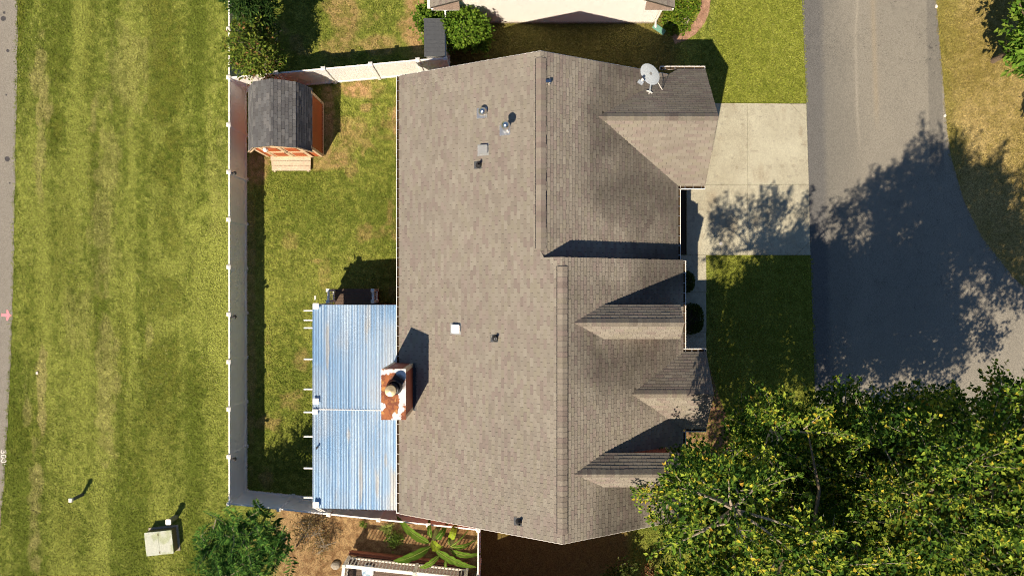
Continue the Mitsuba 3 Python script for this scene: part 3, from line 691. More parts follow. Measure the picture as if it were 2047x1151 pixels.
fence('vinyl_fence', 'short shaded white vinyl fence panel beside the house corner', (c2, c3), 2, first=False)
fence('vinyl_fence', 'short white vinyl fence running north beside the black storage shed', (c3, c3 + [0, 1.9]), 2, first=False)
cS2 = P(956, 1059, zt)[:2]
fence('vinyl_fence', 'white vinyl fence along the south side of the back yard above the bare earth', (cSW, cS2), 6, first=False)
fence('vinyl_fence', 'white vinyl fence running south between the banana plant and the shaded side yard', (cS2, cS2 + np.array([-.03, -3.66])), 3, first=False)
for px, py in ((462, 346), (462, 633), (463, 917)):     # solar lights on some posts
    s_ = P(px, py, 1.72)
    k = thing('fence_light', {346: 'small black lamp on the fence post nearest the red shed', 633: 'small black lamp on the fence post halfway along the yard', 917: 'small black lamp on the fence post near the south corner'}[py], 'lamp', 'lamps on the fence posts')
    x = cNW[0] + .06
    part(k, 'bracket', B(x, x + .05, s_[1] - .03, s_[1] + .03, 1.64, 1.72), 'black_rubber')
    part(k, 'shade', MB().lathe([(.0, .06), (.05, .04), (.075, -.02), (.06, -.03), (.0, -.03)], [x + .12, s_[1], 1.73], 14).mesh(), 'black_rubber', smooth=40)

# ------------------------------------------------------------------ red garden shed and its steps
shed = thing('garden_shed', 'red barn style garden shed with dark grey shingle roof in the fence corner', 'shed')
sx0, sx1, sy0, sy1 = -9.98, -7.72, 5.36, 7.55
part(shed, 'wall', MB().prism([(sx0, sy0, .15), (sx1, sy0, .15), (sx1, sy0, 1.80), (-8.08, sy0, 2.52), (-8.85, sy0, 2.88), (-9.62, sy0, 2.52), (sx0, sy0, 1.80)], [0, sy1 - sy0, 0]).mesh(), 'shed_red')
sg = MB(); siding(sg, (sx1, sy0 + .1), (sx1, sy1 - .1), .2, 1.75, (1, 0), e=.15)
part(shed, 'siding', sg.mesh(), 'shed_red', kind='stuff')
ry0, ry1 = 5.22, 7.68
gam = [(-10.14, 1.74), (-9.64, 2.60), (-8.85, 2.98), (-8.06, 2.60), (-7.70, 1.74)]
def ssl(a, b, up, seed, st):
    poly = [(a[0], ry0, a[1]), (b[0], ry0, b[1]), (b[0], ry1, b[1]), (a[0], ry1, a[1])]
    facet(shed, 'roof', poly, up, tones=GREY, th=.05, seed=seed, expo=.135, tab=.26, trim='shed_trim', stain=st)
sst = lambda p: .9 + .25 * meshkit.fbm(p * 1.5, 3, 4)
ssl(gam[0], gam[1], (1, 0), 51, sst); ssl(gam[1], gam[2], (1, 0), 52, sst); ssl(gam[2], gam[3], (-1, 0), 53, sst); ssl(gam[3], gam[4], (-1, 0), 54, sst)
tr = MB()
for x, y in ((sx1, sy0), (sx1, sy1), (sx0, sy0)):
    s_ = 1 if x == sx1 else -1; r_ = 1 if y == sy1 else -1
    tr.box(*sorted((x, x + s_ * .02)), *sorted((y + r_ * .02, y - r_ * .09)), .15, 1.80)
    tr.box(*sorted((x - s_ * .09, x - s_ * .001)), *sorted((y, y + r_ * .02)), .15, 1.80)
split(shed, 'corner_trim', tr, 'shed_trim')
part(shed, 'skirt', B(sx1 + .0205, sx1 + .035, sy0, sy1, .08, .20), 'shed_trim')
gt = MB()
for a, b in zip(gam[:-1], gam[1:]): gt.beam((a[0], ry0 + .02, a[1] - .09), (b[0], ry0 + .02, b[1] - .09), .03, .12, up=(0, 1, 0) if False else (0, 0, 1))
split(shed, 'gable_trim', gt, 'shed_trim')
dx0, dx1 = -9.60, -8.10
dr_ = part(shed, 'door', B(dx0, dx1, sy0 - .03, sy0 - .001, .22, 2.25), 'shed_trim', label='double shed door with cream cross trim')
dt = MB()
for x in (dx0, (dx0 + dx1) / 2, dx1): dt.box(x - .05, x + .05, sy0 - .055, sy0 - .031, .2, 2.27)
for z in (.24, 1.22, 2.2): dt.box(dx0 + .051, (dx0 + dx1) / 2 - .051, sy0 - .054, sy0 - .031, z - .05, z + .05); dt.box((dx0 + dx1) / 2 + .051, dx1 - .051, sy0 - .054, sy0 - .031, z - .05, z + .05)
split(dr_, 'trim', dt, 'shed_trim')
split(dr_, 'panel_board', MB().box(dx0 + .15, dx0 + .60, sy0 - .05, sy0 - .031, .45, 1.05).box(dx0 + .15, dx0 + .60, sy0 - .05, sy0 - .031, 1.42, 2.0).box(dx1 - .6, dx1 - .15, sy0 - .05, sy0 - .031, .45, 1.05).box(dx1 - .6, dx1 - .15, sy0 - .05, sy0 - .031, 1.42, 2.0), 'shed_red')
part(dr_, 'latch', B(-8.9, -8.78, sy0 - .075, sy0 - .055, 1.28, 1.34), 'black_rubber')
kl = part(shed, 'gable_lamp', MB().lathe([(0, .1), (.06, .08), (.1, 0), (0, 0)], (-9.28, sy0 - .16, 2.36), 14).mesh(), 'trim_white', smooth=40)
part(kl, 'bracket', B(-9.31, -9.25, sy0 - .12, sy0, 2.36, 2.42), 'black_rubber')
stp = thing('timber_steps', 'weathered pale timber step of three planks in front of the red shed', 'step')
q0, q1 = P(541, 318, .2), P(621, 340, .2)
yw = (q0[1] - q1[1]) / 3 + .05
for i in range(3):
    z = .2 - (.03 if i else 0); ya = q0[1] + .12 - i * yw
    part(stp, 'plank', B(q0[0] + .02 * i, q1[0] - .01 * i, ya - yw + .016, ya, z - .045, z), 'wood_old')
split(stp, 'bearer', MB().box(q0[0] + .1, q0[0] + .16, q0[1] + .1 - 3 * yw, q0[1] + .1, 0, .12).box(q1[0] - .16, q1[0] - .1, q0[1] + .1 - 3 * yw, q0[1] + .1, 0, .12), 'wood_old')

# small black-roofed storage shed by the north fence
ss = thing('storage_shed', 'narrow storage shed with black flat roof beside the north fence and green bush', 'shed')
a, b = P(848, 38, 1.95), P(889, 113, 1.95)
part(ss, 'wall', MB().box(a[0] + .05, b[0] - .06, b[1] + .06, a[1] - .05, 0, 1.86).mesh(), 'trim_white')
part(ss, 'roof', MB().prism([(a[0], b[1], 1.93), (b[0], b[1], 1.93), (b[0], a[1], 2.0), (a[0], a[1], 2.0)], [0, 0, -.06]).mesh(), 'slate_blue')
for i in range(9):
    y = b[1] + (a[1] - b[1]) * (i + .5) / 9; z = 1.93 + .07 * (i + .5) / 9
    part(ss, 'roof_strip', MB().prism([(a[0] - .005, y - .075, z + .006), (b[0] + .005, y - .075, z + .006), (b[0] + .005, y + .08, z + .012), (a[0] - .005, y + .08, z + .012)], [0, 0, -.009]).mesh(), 'slate_blue')

# ------------------------------------------------------------------ patio cover and deck behind the house
pat = thing('patio_cover', 'patio cover with pale blue corrugated metal roof behind the house', 'patio cover')
PX0, PX1 = P(625, 800, 2.52)[0], XW - .135
PY1, PY0 = P(700, 609, 2.6)[1], P(700, 1017, 2.65)[1]
pz = lambda x: 2.52 + (x - PX0) * (2.80 - 2.52) / (PX1 - PX0)
pitch = .105
ymid = P(700, 816, 2.6)[1]
def corr(x0, x1, y0, y1, dz, seed):
    r = np.random.default_rng(seed)
    xs_ = np.arange(x0, x1 + 1e-6, pitch / 8); ys_ = np.linspace(y0, y1, 12)
    X, Y = np.meshgrid(xs_, ys_, indexing='ij')
    wav = meshkit.fbm(np.stack([X * .9, Y * .8, 0 * X + seed], -1), 2, 3)
    Z = pz(X) + .020 * np.cos(2 * np.pi * (X - PX0) / pitch) + dz + (wav - .5) * .03
    v = np.stack([X, Y, Z], -1).reshape(-1, 3); m, n = X.shape
    i, j = np.meshgrid(np.arange(m - 1), np.arange(n - 1), indexing='ij')
    f = np.stack([i * n + j, (i + 1) * n + j, (i + 1) * n + j + 1, i * n + j + 1], -1).reshape(-1, 4)
    bd = v - [0, 0, .0015]
    return MB().add(v, f).add(bd, f[:, ::-1]).mesh()
sw = pitch * 6
for row, (ya, yb) in enumerate(((PY0, ymid + .06), (ymid - .04, PY1))):
    x = PX0; c_ = 0
    while x < PX1 - .05:
        x2 = min(x + sw + pitch, PX1)
        part(pat, 'roof_sheet', corr(x, x2, ya, yb, .004 * (c_ % 2) + .008 * row, 3 * c_ + row), 'corrugated', smooth=True)
        x += sw; c_ += 1
part(pat, 'seam_strip', MB().prism([(PX0 + .02, ymid - .06, pz(PX0 + .02) + .034), (PX0 + 3.0, ymid - .06, pz(PX0 + 3.0) + .034), (PX0 + 3.0, ymid - .025, pz(PX0 + 3.0) + .034), (PX0 + .02, ymid - .025, pz(PX0 + .02) + .034)], [0, 0, -.012]).mesh(), 'galv')
part(pat, 'beam', B(PX0 + .02, PX0 + .11, PY0 + .02, PY1 - .02, 2.18, 2.40), 'trim_white')
part(pat, 'ledger', B(PX1 + .2, PX1 + .24, PY0 + .02, PY1 - .02, 2.5, 2.7), 'trim_white')
for py in (621, 640, 655.5, 718, 778, 824, 873, 936, 995):
    y = P(610, py, 2.5)[1]; xt = P(608, py, 2.42)[0]
    part(pat, 'rafter', MB().beam((xt, y, pz(xt) - .09), (PX1 + .19, y - .0, pz(PX1) - .10), .05, .12).mesh(), 'trim_white')
for py, zc in ((612, 2.72), (802, 2.68), (1009, 2.70)):
    q = P(631, py, zc)
    k = part(pat, 'post', B(q[0] - .075, q[0] + .075, q[1] - .075, q[1] + .075, .5, zc - .03), 'trim_white')
    part(k, 'cap', MB().box(q[0] - .11, q[0] + .11, q[1] - .11, q[1] + .11, zc - .03, zc).mesh(), 'trim_white')
q = P(629, 823, 2.66); part(pat, 'roof_block', B(q[0] - .1, q[0] + .1, q[1] - .09, q[1] + .09, 2.56, 2.64), 'trim_white')
q = P(632, 897, 2.62); part(pat, 'hook', MB().tube([q + [0, 0, -.08], q + [.02, .03, .04], q + [.08, .1, .06]], .035, 8).mesh(), 'black_rubber', smooth=40)
for o in (0, .13):
    q = P(628, 1009, 2.68); part(pat, 'brace', MB().beam((q[0] - .02 + o, q[1] - .1, 2.62), (q[0] + .06 + o, cSW[1] - .25 , 1.9), .045, .045).mesh(), 'trim_white')
q = P(632, 598, 2.5); part(pat, 'finial', MB().tube([(q[0] - .05, q[1] - .02, 2.44), (q[0] - .05, q[1] + .13, 2.44)], .035, 10).mesh(), 'trim_white', smooth=40)
dk = thing('deck', 'dark brown timber deck with white railings under the north end of the patio roof', 'deck')
DZ = .5
part(dk, 'frame', B(PX0 + .16, WX - .02, PY0 + .1, PY1 - .02, .02, DZ - .045), 'deck_red')
nb = 24; bw = (PY1 - .05 - PY0 - .1) / 52
for i in range(52):
    y0 = PY0 + .1 + i * bw
    part(dk, 'board', B(PX0 + .12, WX - .03, y0 + .004, y0 + bw - .004, DZ - .04, DZ), 'deck_brown')
nx0, nx1 = P(662, 590, 1.0)[0], P(750, 590, 1.0)[0]
ny = P(700, 577, .5)[1]
for i in range(5):
    w_ = (ny - (PY1 - .04)) / 5
    part(dk, 'board', B(nx0, nx1, PY1 - .04 + i * w_ + .004, PY1 - .04 + (i + 1) * w_ - .004, DZ - .04, DZ), 'deck_brown')
part(dk, 'frame', B(nx0 + .03, nx1 - .03, PY1 - .015, ny - .02, .02, DZ - .045), 'deck_red')
def railing(k, a, b, z0, z1, nbal, post_ends=(1, 1), m='trim_white', top_w=.09):
    a, b = np.array([*a, 0.0]), np.array([*b, 0.0]); e = np.array([0, 0, 1.0])
    part(k, 'top_rail', MB().beam(a + e * (z1 - .03), b + e * (z1 - .03), top_w, .05).mesh(), m)
    part(k, 'bottom_rail', MB().beam(a + e * (z0 + .1), b + e * (z0 + .1), .06, .05).mesh(), m)
    d = b - a; first = None
    for i in range(nbal):
        q = a + d * (i + .5) / nbal
        if first is None: first = part(k, 'baluster', MB().beam(q + e * (z0 + .125), q + e * (z1 - .055), .035, .035).mesh(), m); q0 = q
        else: copy(k, 'baluster', first, T().translate((q - q0).tolist()))
    for q, on in zip((a, b), post_ends):
        if on:
            p0 = part(k, 'post', MB().beam(q + e * (z0 - .02), q + e * (z1 + .06), .1, .1).mesh(), m)
            part(p0, 'cap', MB().beam(q + e * (z1 + .06), q + e * (z1 + .085), .13, .13).mesh(), m)
railing(dk, (nx0, ny - .06), (nx0, PY1 + .1), DZ, 1.45, 5)
railing(dk, (nx1, ny - .06), (nx1, PY1 + .1), DZ, 1.45, 5)
railing(dk, (PX0 + .2, PY1 - .1), (nx0 - .12, PY1 - .1), DZ, 1.45, 3, (0, 0))
railing(dk, (nx1 + .12, PY1 - .1), (WX - .12, PY1 - .1), DZ, 1.45, 9, (0, 0))

# ------------------------------------------------------------------ neighbours' houses
nh = thing('neighbour_house', "neighbour's white sided house with brown shingle roof at the top of the view", 'house')
nx_0, nx_1, nyw, nez, npit = -2.72, 5.76, 10.85, 2.40, .60
nxm = (nx_0 + nx_1) / 2; nrz = nez + npit * (nxm - nx_0 + .35)
part(nh, 'wall', MB().prism([(nx_0, nyw, 0), (nx_1, nyw, 0), (nx_1, nyw, nez + .08), (nxm, nyw, nrz - .16), (nx_0, nyw, nez + .08)], [0, 13, 0]).mesh(), 'white_siding')
bl = []
ntop = lambda t: nrz - .16 - npit * np.abs(nx_0 + t * (nx_1 - nx_0) - nxm)
siding(bl, (nx_0 + .1, nyw), (nx_1 - .1, nyw), .15, 4.6, (0, -1), e=.18, top=ntop)
for m_ in bl: part(nh, 'siding_board', m_, 'white_siding')
split(nh, 'corner_board', MB().box(nx_1 - .098, nx_1 + .012, nyw - .02, nyw - .001, .1, nez).box(nx_0 - .012, nx_0 + .098, nyw - .02, nyw - .001, .1, nez), 'trim_white')
part(nh, 'foundation', MB().box(nx_0 + .01, nx_1 - .01, nyw - .025, nyw + .05, 0, .14).mesh(), 'stone_grey')
for s_, x0, xe in ((1, nx_0 - .35, nxm), (-1, nx_1 + .35, nxm)):
    facet(nh, 'roof', [(x0, nyw - .33, nez), (xe, nyw - .33, nrz), (xe, nyw + 13.3, nrz), (x0, nyw + 13.3, nez)], (s_, 0), tones=TAN, th=.12, seed=60 + s_, stain=stain_west, expo=.14, trim='trim_white')
for s_, x0 in ((1, nx_0 - .33), (-1, nx_1 + .33)):   # boxed eave returns with small roofs
    x1 = x0 + s_ * 1.05
    part(nh, 'eave_return', MB().prism([(x0, nyw - .36, nez - .20), (x0, nyw - .36, nez - .06), (x1, nyw - .36, nez - .06), (x1, nyw - .36, nez - .20)], [0, .34, 0]).mesh(), 'trim_white')
    c4 = [(x0 + s_ * .06, nyw - .40, nez - .04), (x1 + s_ * .04, nyw - .40, nez - .04), (x1, nyw - .03, nez + .16), (x0 + s_ * .36, nyw - .03, nez + .16)]
    part(nh, 'return_roof', MB().prism(c4, [0, 0, -.02]).mesh(), 'return_brown')
part(nh, 'gutter', MB().box(nx_0 - .47, nx_0 - .352, nyw - .33, nyw + 13, nez - .12, nez - .01).mesh(), 'trim_white')
ds = part(nh, 'downspout', MB().tube([(nx_1 + .05, nyw - .06, nez - .1), (nx_1 + .05, nyw - .06, .35), (nx_1 + .10, nyw - .22, .12)], .045, 8).mesh(), 'trim_white', smooth=40)
tb = thing('splash_board', "teal board lying on the ground at the corner of the neighbour's white wall", 'board')
a, b = P(1306, 52), P(1328, 67)
put(tb, MB().beam((a[0], a[1], .05), (b[0], b[1], .03), .22, .04).mesh(), 'teal_paint')
sh_ = thing('neighbour_house', "neighbour's house just south of the view, seen only by its shadow", 'house')
sx_0, sx_1, syw, sez, spit = -2.65, 4.08, -13.2, 3.0, .724
sxm = (sx_0 + sx_1) / 2; srz = sez + spit * (sxm - sx_0 + .35)
part(sh_, 'wall', MB().prism([(sx_0, syw, 0), (sx_1, syw, 0), (sx_1, syw, sez + .1), (sxm, syw, srz - .16), (sx_0, syw, sez + .1)], [0, -13, 0]).mesh(), 'red_siding')
for s_, x0 in ((1, sx_0 - .35), (-1, sx_1 + .35)):
    mb = MB().prism([(x0, syw + .35, sez), (sxm, syw + .35, srz), (sxm, syw - 13.3, srz), (x0, syw - 13.3, sez)], [0, 0, -.13])
    part(sh_, 'roof', mb.mesh(), 'deck_brown')

# ------------------------------------------------------------------ neighbour's raised deck at the bottom
rdk = thing('raised_deck', 'raised deck with white and cream balustrade at the bottom edge below the banana plant', 'deck')
RZ = .6
A, Bp = P(688, 1127, 1.5)[:2], P(912, 1151, 1.5)[:2]
dv = (Bp - A) / np.linalg.norm(Bp - A); Cc = A + dv * 4.75; nv = np.array([dv[1], -dv[0]])
for i in range(16):
    o0, o1 = nv * (.03 + i * .145), nv * (.03 + i * .145 + .137)
    c = [A + o0, Cc + o0, Cc + o1, A + o1]
    part(rdk, 'floor_board', MB().prism([(x, y, RZ) for x, y in c], [0, 0, -.035]).mesh(), 'deck_brown')
part(rdk, 'fascia', MB().prism([(*(A - nv * .03 - dv * .04), RZ - .01), (*(Cc - nv * .03), RZ - .01), (*(Cc - nv * .0), RZ - .01), (*(A - nv * .0 - dv * .04), RZ - .01)], [0, 0, -.5]).mesh(), 'deck_red')
part(rdk, 'fascia_board', MB().beam((*(A - nv * .075 - dv * .05), RZ - .14), (*(Cc - nv * .075), RZ - .14), .06, .16).mesh(), 'deck_red')
M1 = A + dv * 2.75
railing(rdk, A + nv * .06, M1 + nv * .06, RZ, 1.5, 20, (1, 1), 'rail_cream', .11)
railing(rdk, M1 + dv * .06 + nv * .06, Cc + nv * .06, RZ, 1.5, 14, (0, 1), 'rail_cream', .11)
railing(rdk, A + nv * .12, A + nv * 2.3, RZ, 1.5, 14, (0, 0), 'rail_cream', .10)
part(rdk, 'handrail_cover', MB().beam((*(A + nv * .06), 1.515), (*(Cc + nv * .06), 1.515), .125, .03).mesh(), 'trim_white')
part(rdk, 'handrail_cover', MB().beam((*(A + nv * .13), 1.515), (*(A + nv * 2.3), 1.515), .115, .03).mesh(), 'trim_white')
cu = thing('deck_cushion', 'pale blue and white patterned cushion lying on the raised deck', 'cushion')
q = P(735, 1141, .72)
cm = trimesh.creation.icosphere(3, 1.0); vv = cm.vertices; vv = np.sign(vv) * np.abs(vv) ** .55; cm.vertices = vv * [.24, .22, .08] + [q[0], q[1], RZ + .085]
put(cu, cm, 'cushion_blue', smooth=True)
rk = thing('rock', 'pale grey rock on the bare earth beside the raised deck corner', 'rock')
q = P(672, 1128); m_ = trimesh.creation.icosphere(2, 1.0); m_.vertices *= (0.75 + .5 * meshkit.fbm(m_.vertices * 1.3 + 4, 3, 2))[:, None] * np.array([.2, .17, .13]); m_.apply_translation([q[0], q[1], .06]); put(rk, m_, 'stone_grey', smooth=50)

# ------------------------------------------------------------------ utilities on the verge
ub = thing('utility_box', 'green grey metal utility box on the verge beside a short square post', 'utility box')
c0 = P(317.5, 1085, .5); rot = T().translate([c0[0], c0[1], 0]).rotate([0, 0, 1], 6)
k = part(ub, 'cabinet', MB().prism([(-.53, -.45, .06), (.53, -.45, .06), (.53, .45, .06), (-.53, .45, .06)], [0, 0, .38]).mesh(), 'box_dark'); scene[k]['to_world'] = rot
for i, (xa, xb) in enumerate(((-.55, -.004), (.004, .55))):
    k = part(ub, 'lid', MB().box(xa, xb, -.47, .47, .45, .50).mesh(), 'box_green'); scene[k]['to_world'] = rot
k = part(ub, 'pad', B(-.6, .6, -.52, .52, -.02, .055), 'stone_grey'); scene[k]['to_world'] = rot
for y_ in (.30, -.42): k = part(ub, 'hasp', B(-.02, .02, y_, y_ + .085, .50, .515), 'box_dark'); scene[k]['to_world'] = rot
up = thing('utility_post', 'short grey green post with white square cap behind the utility box', 'post')
c1 = P(336, 1043, .70)
part(up, 'post', B(c1[0] - .08, c1[0] + .08, c1[1] - .07, c1[1] + .07, -.02, .66), 'post_grey')
part(up, 'cap', MB().prism([(c1[0] + x, c1[1] + y, .70) for x, y in ((-.11, -.08), (-.08, -.11), (.08, -.11), (.11, -.08), (.11, .08), (.08, .11), (-.08, .11), (-.11, .08))], [0, 0, -.04]).mesh(), 'trim_white')
mp = thing('marker_post', 'slender grey marker post with white top standing alone on the verge', 'post')
c1 = P(140, 1000, .85)
part(mp, 'post', B(c1[0] - .05, c1[0] + .05, c1[1] - .05, c1[1] + .05, -.02, .74), 'slate_blue')
part(mp, 'cap', MB().box(c1[0] - .062, c1[0] + .062, c1[1] - .075, c1[1] + .075, .74, .85).mesh(), 'trim_white')
dcp = thing('drain_cap', 'small white round drain cap on the concrete driveway', 'drain cap')
q = P(1440, 487); put(dcp, MB().lathe([(.07, .05), (.07, .062), (.045, .062), (.04, .055), (0, .055)], [q[0], q[1], 0], 18).mesh(), 'white_paint')
for px, py, r_, lab in ((75, 745, .075, 'crumpled white litter on the verge near the left road'), (1888, 232, .07, 'white paper scrap at the far edge of the street'), (1871, 14, .08, 'white stone at the top right edge of the street')):
    k = thing('litter', lab, 'litter'); q = P(px, py)
    m_ = trimesh.creation.icosphere(1, 1.0); m_.vertices *= (0.6 + .8 * meshkit.fbm(m_.vertices * 1.7 + px, 2, 3))[:, None] * np.array([r_ * .7, r_, r_ * .25]); m_.apply_translation([q[0], q[1], .035]); put(k, m_, 'white_paint')

# ------------------------------------------------------------------ plants
def leaf_batch(mb, pos, dirs, nrm, L, W, cols, fold=0.25):
    """diamond leaves folded at the midrib: pos (n,3) base, dirs axis, nrm face normal."""
    n = len(pos); dirs = dirs / np.linalg.norm(dirs, axis=1, keepdims=True)
    side = np.cross(nrm, dirs); side /= np.linalg.norm(side, axis=1, keepdims=True) + 1e-9; up = np.cross(dirs, side)
    L, W = L[:, None], W[:, None]
    v = np.stack([pos, pos + dirs * L * .45 + side * W / 2 + up * W * fold, pos + dirs * L - up * L * .12, pos + dirs * L * .45 - side * W / 2 + up * W * fold], 1).reshape(-1, 3)
    b = np.arange(n)[:, None] * 4
    f = np.concatenate([b + [0, 2, 1], b + [0, 3, 2]])
    mb.add(v, f, None); mb.c.append(np.repeat(cols, 4, axis=0))
def palette(r, n, cols, probs, jit=.25):
    i = r.choice(len(cols), n, p=np.array(probs) / sum(probs))
    return np.array(cols)[i] * (1 + jit * (r.random((n, 1)) * 2 - 1))
GREENS = [(.055, .105, .018), (.10, .155, .025), (.17, .205, .03), (.30, .26, .035), (.22, .15, .03)]
def bushy(r, lobes, nshoot, per, L, W, cols, probs, slen=(0.7, 1.5), spread=.16, up=.5, zmin=.15, pinnate=False, shell=(.55, 1.05), tips=0, twig=None, lowcut=-.5):
    """leafy shoots that run outwards through a crown made of several ellipsoid lobes [(centre, radii)]."""
    mb = MB(); tw = MB()
    vol = np.array([np.prod(b) ** .67 for a, b in lobes]); vol /= vol.sum()
    for s in range(nshoot + tips):
        tip = s >= nshoot
        c, rad = lobes[r.choice(len(lobes), p=vol)]; c, rad = np.array(c, float), np.array(rad, float)
        d = r.normal(size=3)
        while d[2] / np.linalg.norm(d) < lowcut: d = r.normal(size=3)
        d /= np.linalg.norm(d)
        rr = r.uniform(1.05, 1.3) if tip else shell[0] + (shell[1] - shell[0]) * r.random() ** .6
        end = c + rad * d * rr
        out = d * rad; out /= np.linalg.norm(out)
        grow = out + np.array([0, 0, up]) + r.normal(0, .35, 3); grow /= np.linalg.norm(grow)
        ln = r.uniform(*slen) * (1.25 if tip else 1)
        st = end - grow * ln; bend = r.normal(0, .12 * ln, 3)
        m = int(per * (ln / slen[1]) * r.uniform(.75, 1.2))
        t = np.sort(r.uniform(.12, 1, m)) if not pinnate else np.repeat(np.linspace(.1, 1, max(2, m // 2)), 2)
        m = len(t)
        ax = st + (end - st) * t[:, None] + bend * (4 * t * (1 - t))[:, None]
        if pinnate:
            lat = np.cross(grow, [0, 0, 1.0]); lat /= np.linalg.norm(lat) + 1e-9
            sg = np.where(np.arange(m) % 2 == 0, 1, -1)[:, None]
            dd = lat * sg + grow * .55 + r.normal(0, .12, (m, 3)); pos = ax
            nn = np.array([0, 0, 1.0]) + r.normal(0, .25, (m, 3))
        else:
            rad_ = spread * (1.15 - .8 * t)[:, None]
            pos = ax + r.normal(0, 1, (m, 3)) * rad_
            dd = (pos - ax) * 2 + grow * .6 * spread * 3 + r.normal(0, .25, (m, 3)); nn = np.array([0, 0, .8]) + r.normal(0, .55, (m, 3))
        pos[:, 2] = np.maximum(pos[:, 2], zmin * r.uniform(.6, 1.6, m))
        col = palette(r, m, cols, probs) * r.uniform(.75, 1.25)
        sz = r.uniform(.7, 1.25, m) * (1 if not pinnate else np.minimum(1, 1.3 - t * .8))
        leaf_batch(mb, pos, dd, nn, L * sz, W * sz, col)
        if twig is not None and r.random() < twig: tw.tube([st, (st + end) / 2 + bend, end - grow * .1], [.018, .012, .004], 4, cap=False)
    return mb, tw
def crown(parent, mb, name='crown', m='leaf_mat', label=None): return part(parent, name, mb.mesh(), m, color=mb.color(), kind='stuff', label=label)
def trunk(parent, base, top, r0, lobes, r, nl=9, m='bark'):
    mb = MB(); base, top = np.array(base, float), np.array(top, float)
    mb.tube([base - [0, 0, .1], base + (top - base) * .15, base + (top - base) * .6 + [.05, .03, 0], top], [r0 * 1.3, r0, r0 * .75, r0 * .35], 10)
    part(parent, 'trunk', mb.mesh(), m, smooth=60)
    lm = MB()
    for i in range(nl):
        c, rad = lobes[i % len(lobes)]; d = r.normal(size=3); d[2] = abs(d[2]) * .7; d /= np.linalg.norm(d)
        e = np.array(c) + np.array(rad) * d * .8; s = base + (top - base) * r.uniform(.35, .95)
        lm.tube([s, (s + e) / 2 + [0, 0, -.1] + r.normal(0, .15, 3), e], [r0 * .45, r0 * .28, .02], 7)
    part(parent, 'limb', lm.mesh(), m, smooth=60)

# --- big maples at the lower right
r = np.random.default_rng(11)
cols = [(.045, .105, .022), (.12, .215, .031), (.32, .41, .058), (.54, .48, .06), (.46, .30, .05)]
def big_tree(label, lobes, base, ncl, tips, seed, per=330):
    r = np.random.default_rng(seed)
    k = thing('maple_tree', label, 'tree', None)
    mb, tw = MB(), MB()
    vol = np.array([np.prod(b) ** .67 for a, b in lobes]); vol /= vol.sum()
    for q in range(ncl):
        c, rad = lobes[r.choice(len(lobes), p=vol)]; c, rad = np.array(c), np.array(rad)
        d = r.normal(size=3)
        while d[2] / np.linalg.norm(d) < -.55: d = r.normal(size=3)
        d /= np.linalg.norm(d); cc = c + rad * d * r.uniform(.5, 1.05); rc = r.uniform(.38, .92)
        out = d + np.array([0, 0, .45]); out /= np.linalg.norm(out)
        m = int(per * rc ** 1.6 * r.uniform(.6, 1.15))
        u = r.normal(size=(m, 3)); u /= np.linalg.norm(u, axis=1, keepdims=True)
        low = (u @ out) < -.25; u[low] *= -1
        pos = cc + u * rc * (r.random((m, 1)) ** .45) * [1, 1, .7]
        nn = u * .55 + np.array([0, 0, .9]) + r.normal(0, .45, (m, 3)); dd = u + r.normal(0, .7, (m, 3)); dd[:, 2] *= .4
        pr_ = np.array([.38, .36, .20, .035, .006]) * r.uniform(.35, 1.7, 5)
        if r.random() < .13: pr_ = np.array([.1, .3, .42, .2, .02])
        col = palette(r, m, cols, pr_) * r.uniform(.62, 1.3)
        sz = r.uniform(.65, 1.3, m); leaf_batch(mb, pos, dd, nn, .13 * sz, .085 * sz, col)
        tw.tube([c - rad * [0, 0, .3], (c + cc) / 2 + r.normal(0, .12, 3), cc + out * rc * .8], [.05, .03, .008], 5, cap=False)
        for _ in range(r.integers(2, 5)):           # leafy shoots that stick out of the clump
            g_ = out + r.normal(0, .55, 3) + np.array([0, 0, .35]); g_ /= np.linalg.norm(g_); ln = r.uniform(.5, 1.1); st = cc + g_ * rc * .55
            n2 = int(34 * ln); t = np.sort(r.random(n2)); p2 = st + g_ * ln * t[:, None] + r.normal(0, .085, (n2, 3)) * (1.1 - .7 * t)[:, None]
            leaf_batch(mb, p2, g_ + r.normal(0, .7, (n2, 3)), np.array([0, 0, 1.0]) + r.normal(0, .5, (n2, 3)), .13 * r.uniform(.7, 1.2, n2), .08 * r.uniform(.7, 1.2, n2), palette(r, n2, cols, [.15, .4, .38, .06, .01]) * r.uniform(.8, 1.2))
            tw.tube([st, st + g_ * ln * .95], [.012, .004], 4, cap=False)
    for q in range(tips):                           # long leader shoots at the top of the crown
        c, rad = lobes[r.integers(len(lobes))]; c, rad = np.array(c), np.array(rad)
        d = np.array([r.normal(0, .45), r.uniform(-.1, .9), r.uniform(.5, 1.0)]); d /= np.linalg.norm(d)
        st = c + rad * d * .75; g_ = d + np.array([0, .25, .5]) + r.normal(0, .2, 3); g_ /= np.linalg.norm(g_); ln = r.uniform(1.0, 2.0)
        n2 = int(75 * ln); t = np.sort(r.random(n2)); p2 = st + g_ * ln * t[:, None] + r.normal(0, .13, (n2, 3)) * (1.15 - .8 * t)[:, None]
        leaf_batch(mb, p2, g_ + r.normal(0, .6, (n2, 3)), np.array([0, 0, 1.0]) + r.normal(0, .5, (n2, 3)), .14 * r.uniform(.7, 1.2, n2), .085 * r.uniform(.7, 1.2, n2), palette(r, n2, cols, [.1, .35, .45, .08, .01]))
        tw.tube([st, st + g_ * ln * .97], [.022, .005], 5, cap=False)
    crown(k, mb); part(k, 'twigs', tw.mesh(), 'twig_grey', kind='stuff')
    trunk(k, base, (base[0], base[1], max(c[0][2] for c in lobes)), .16, lobes, r, 10)
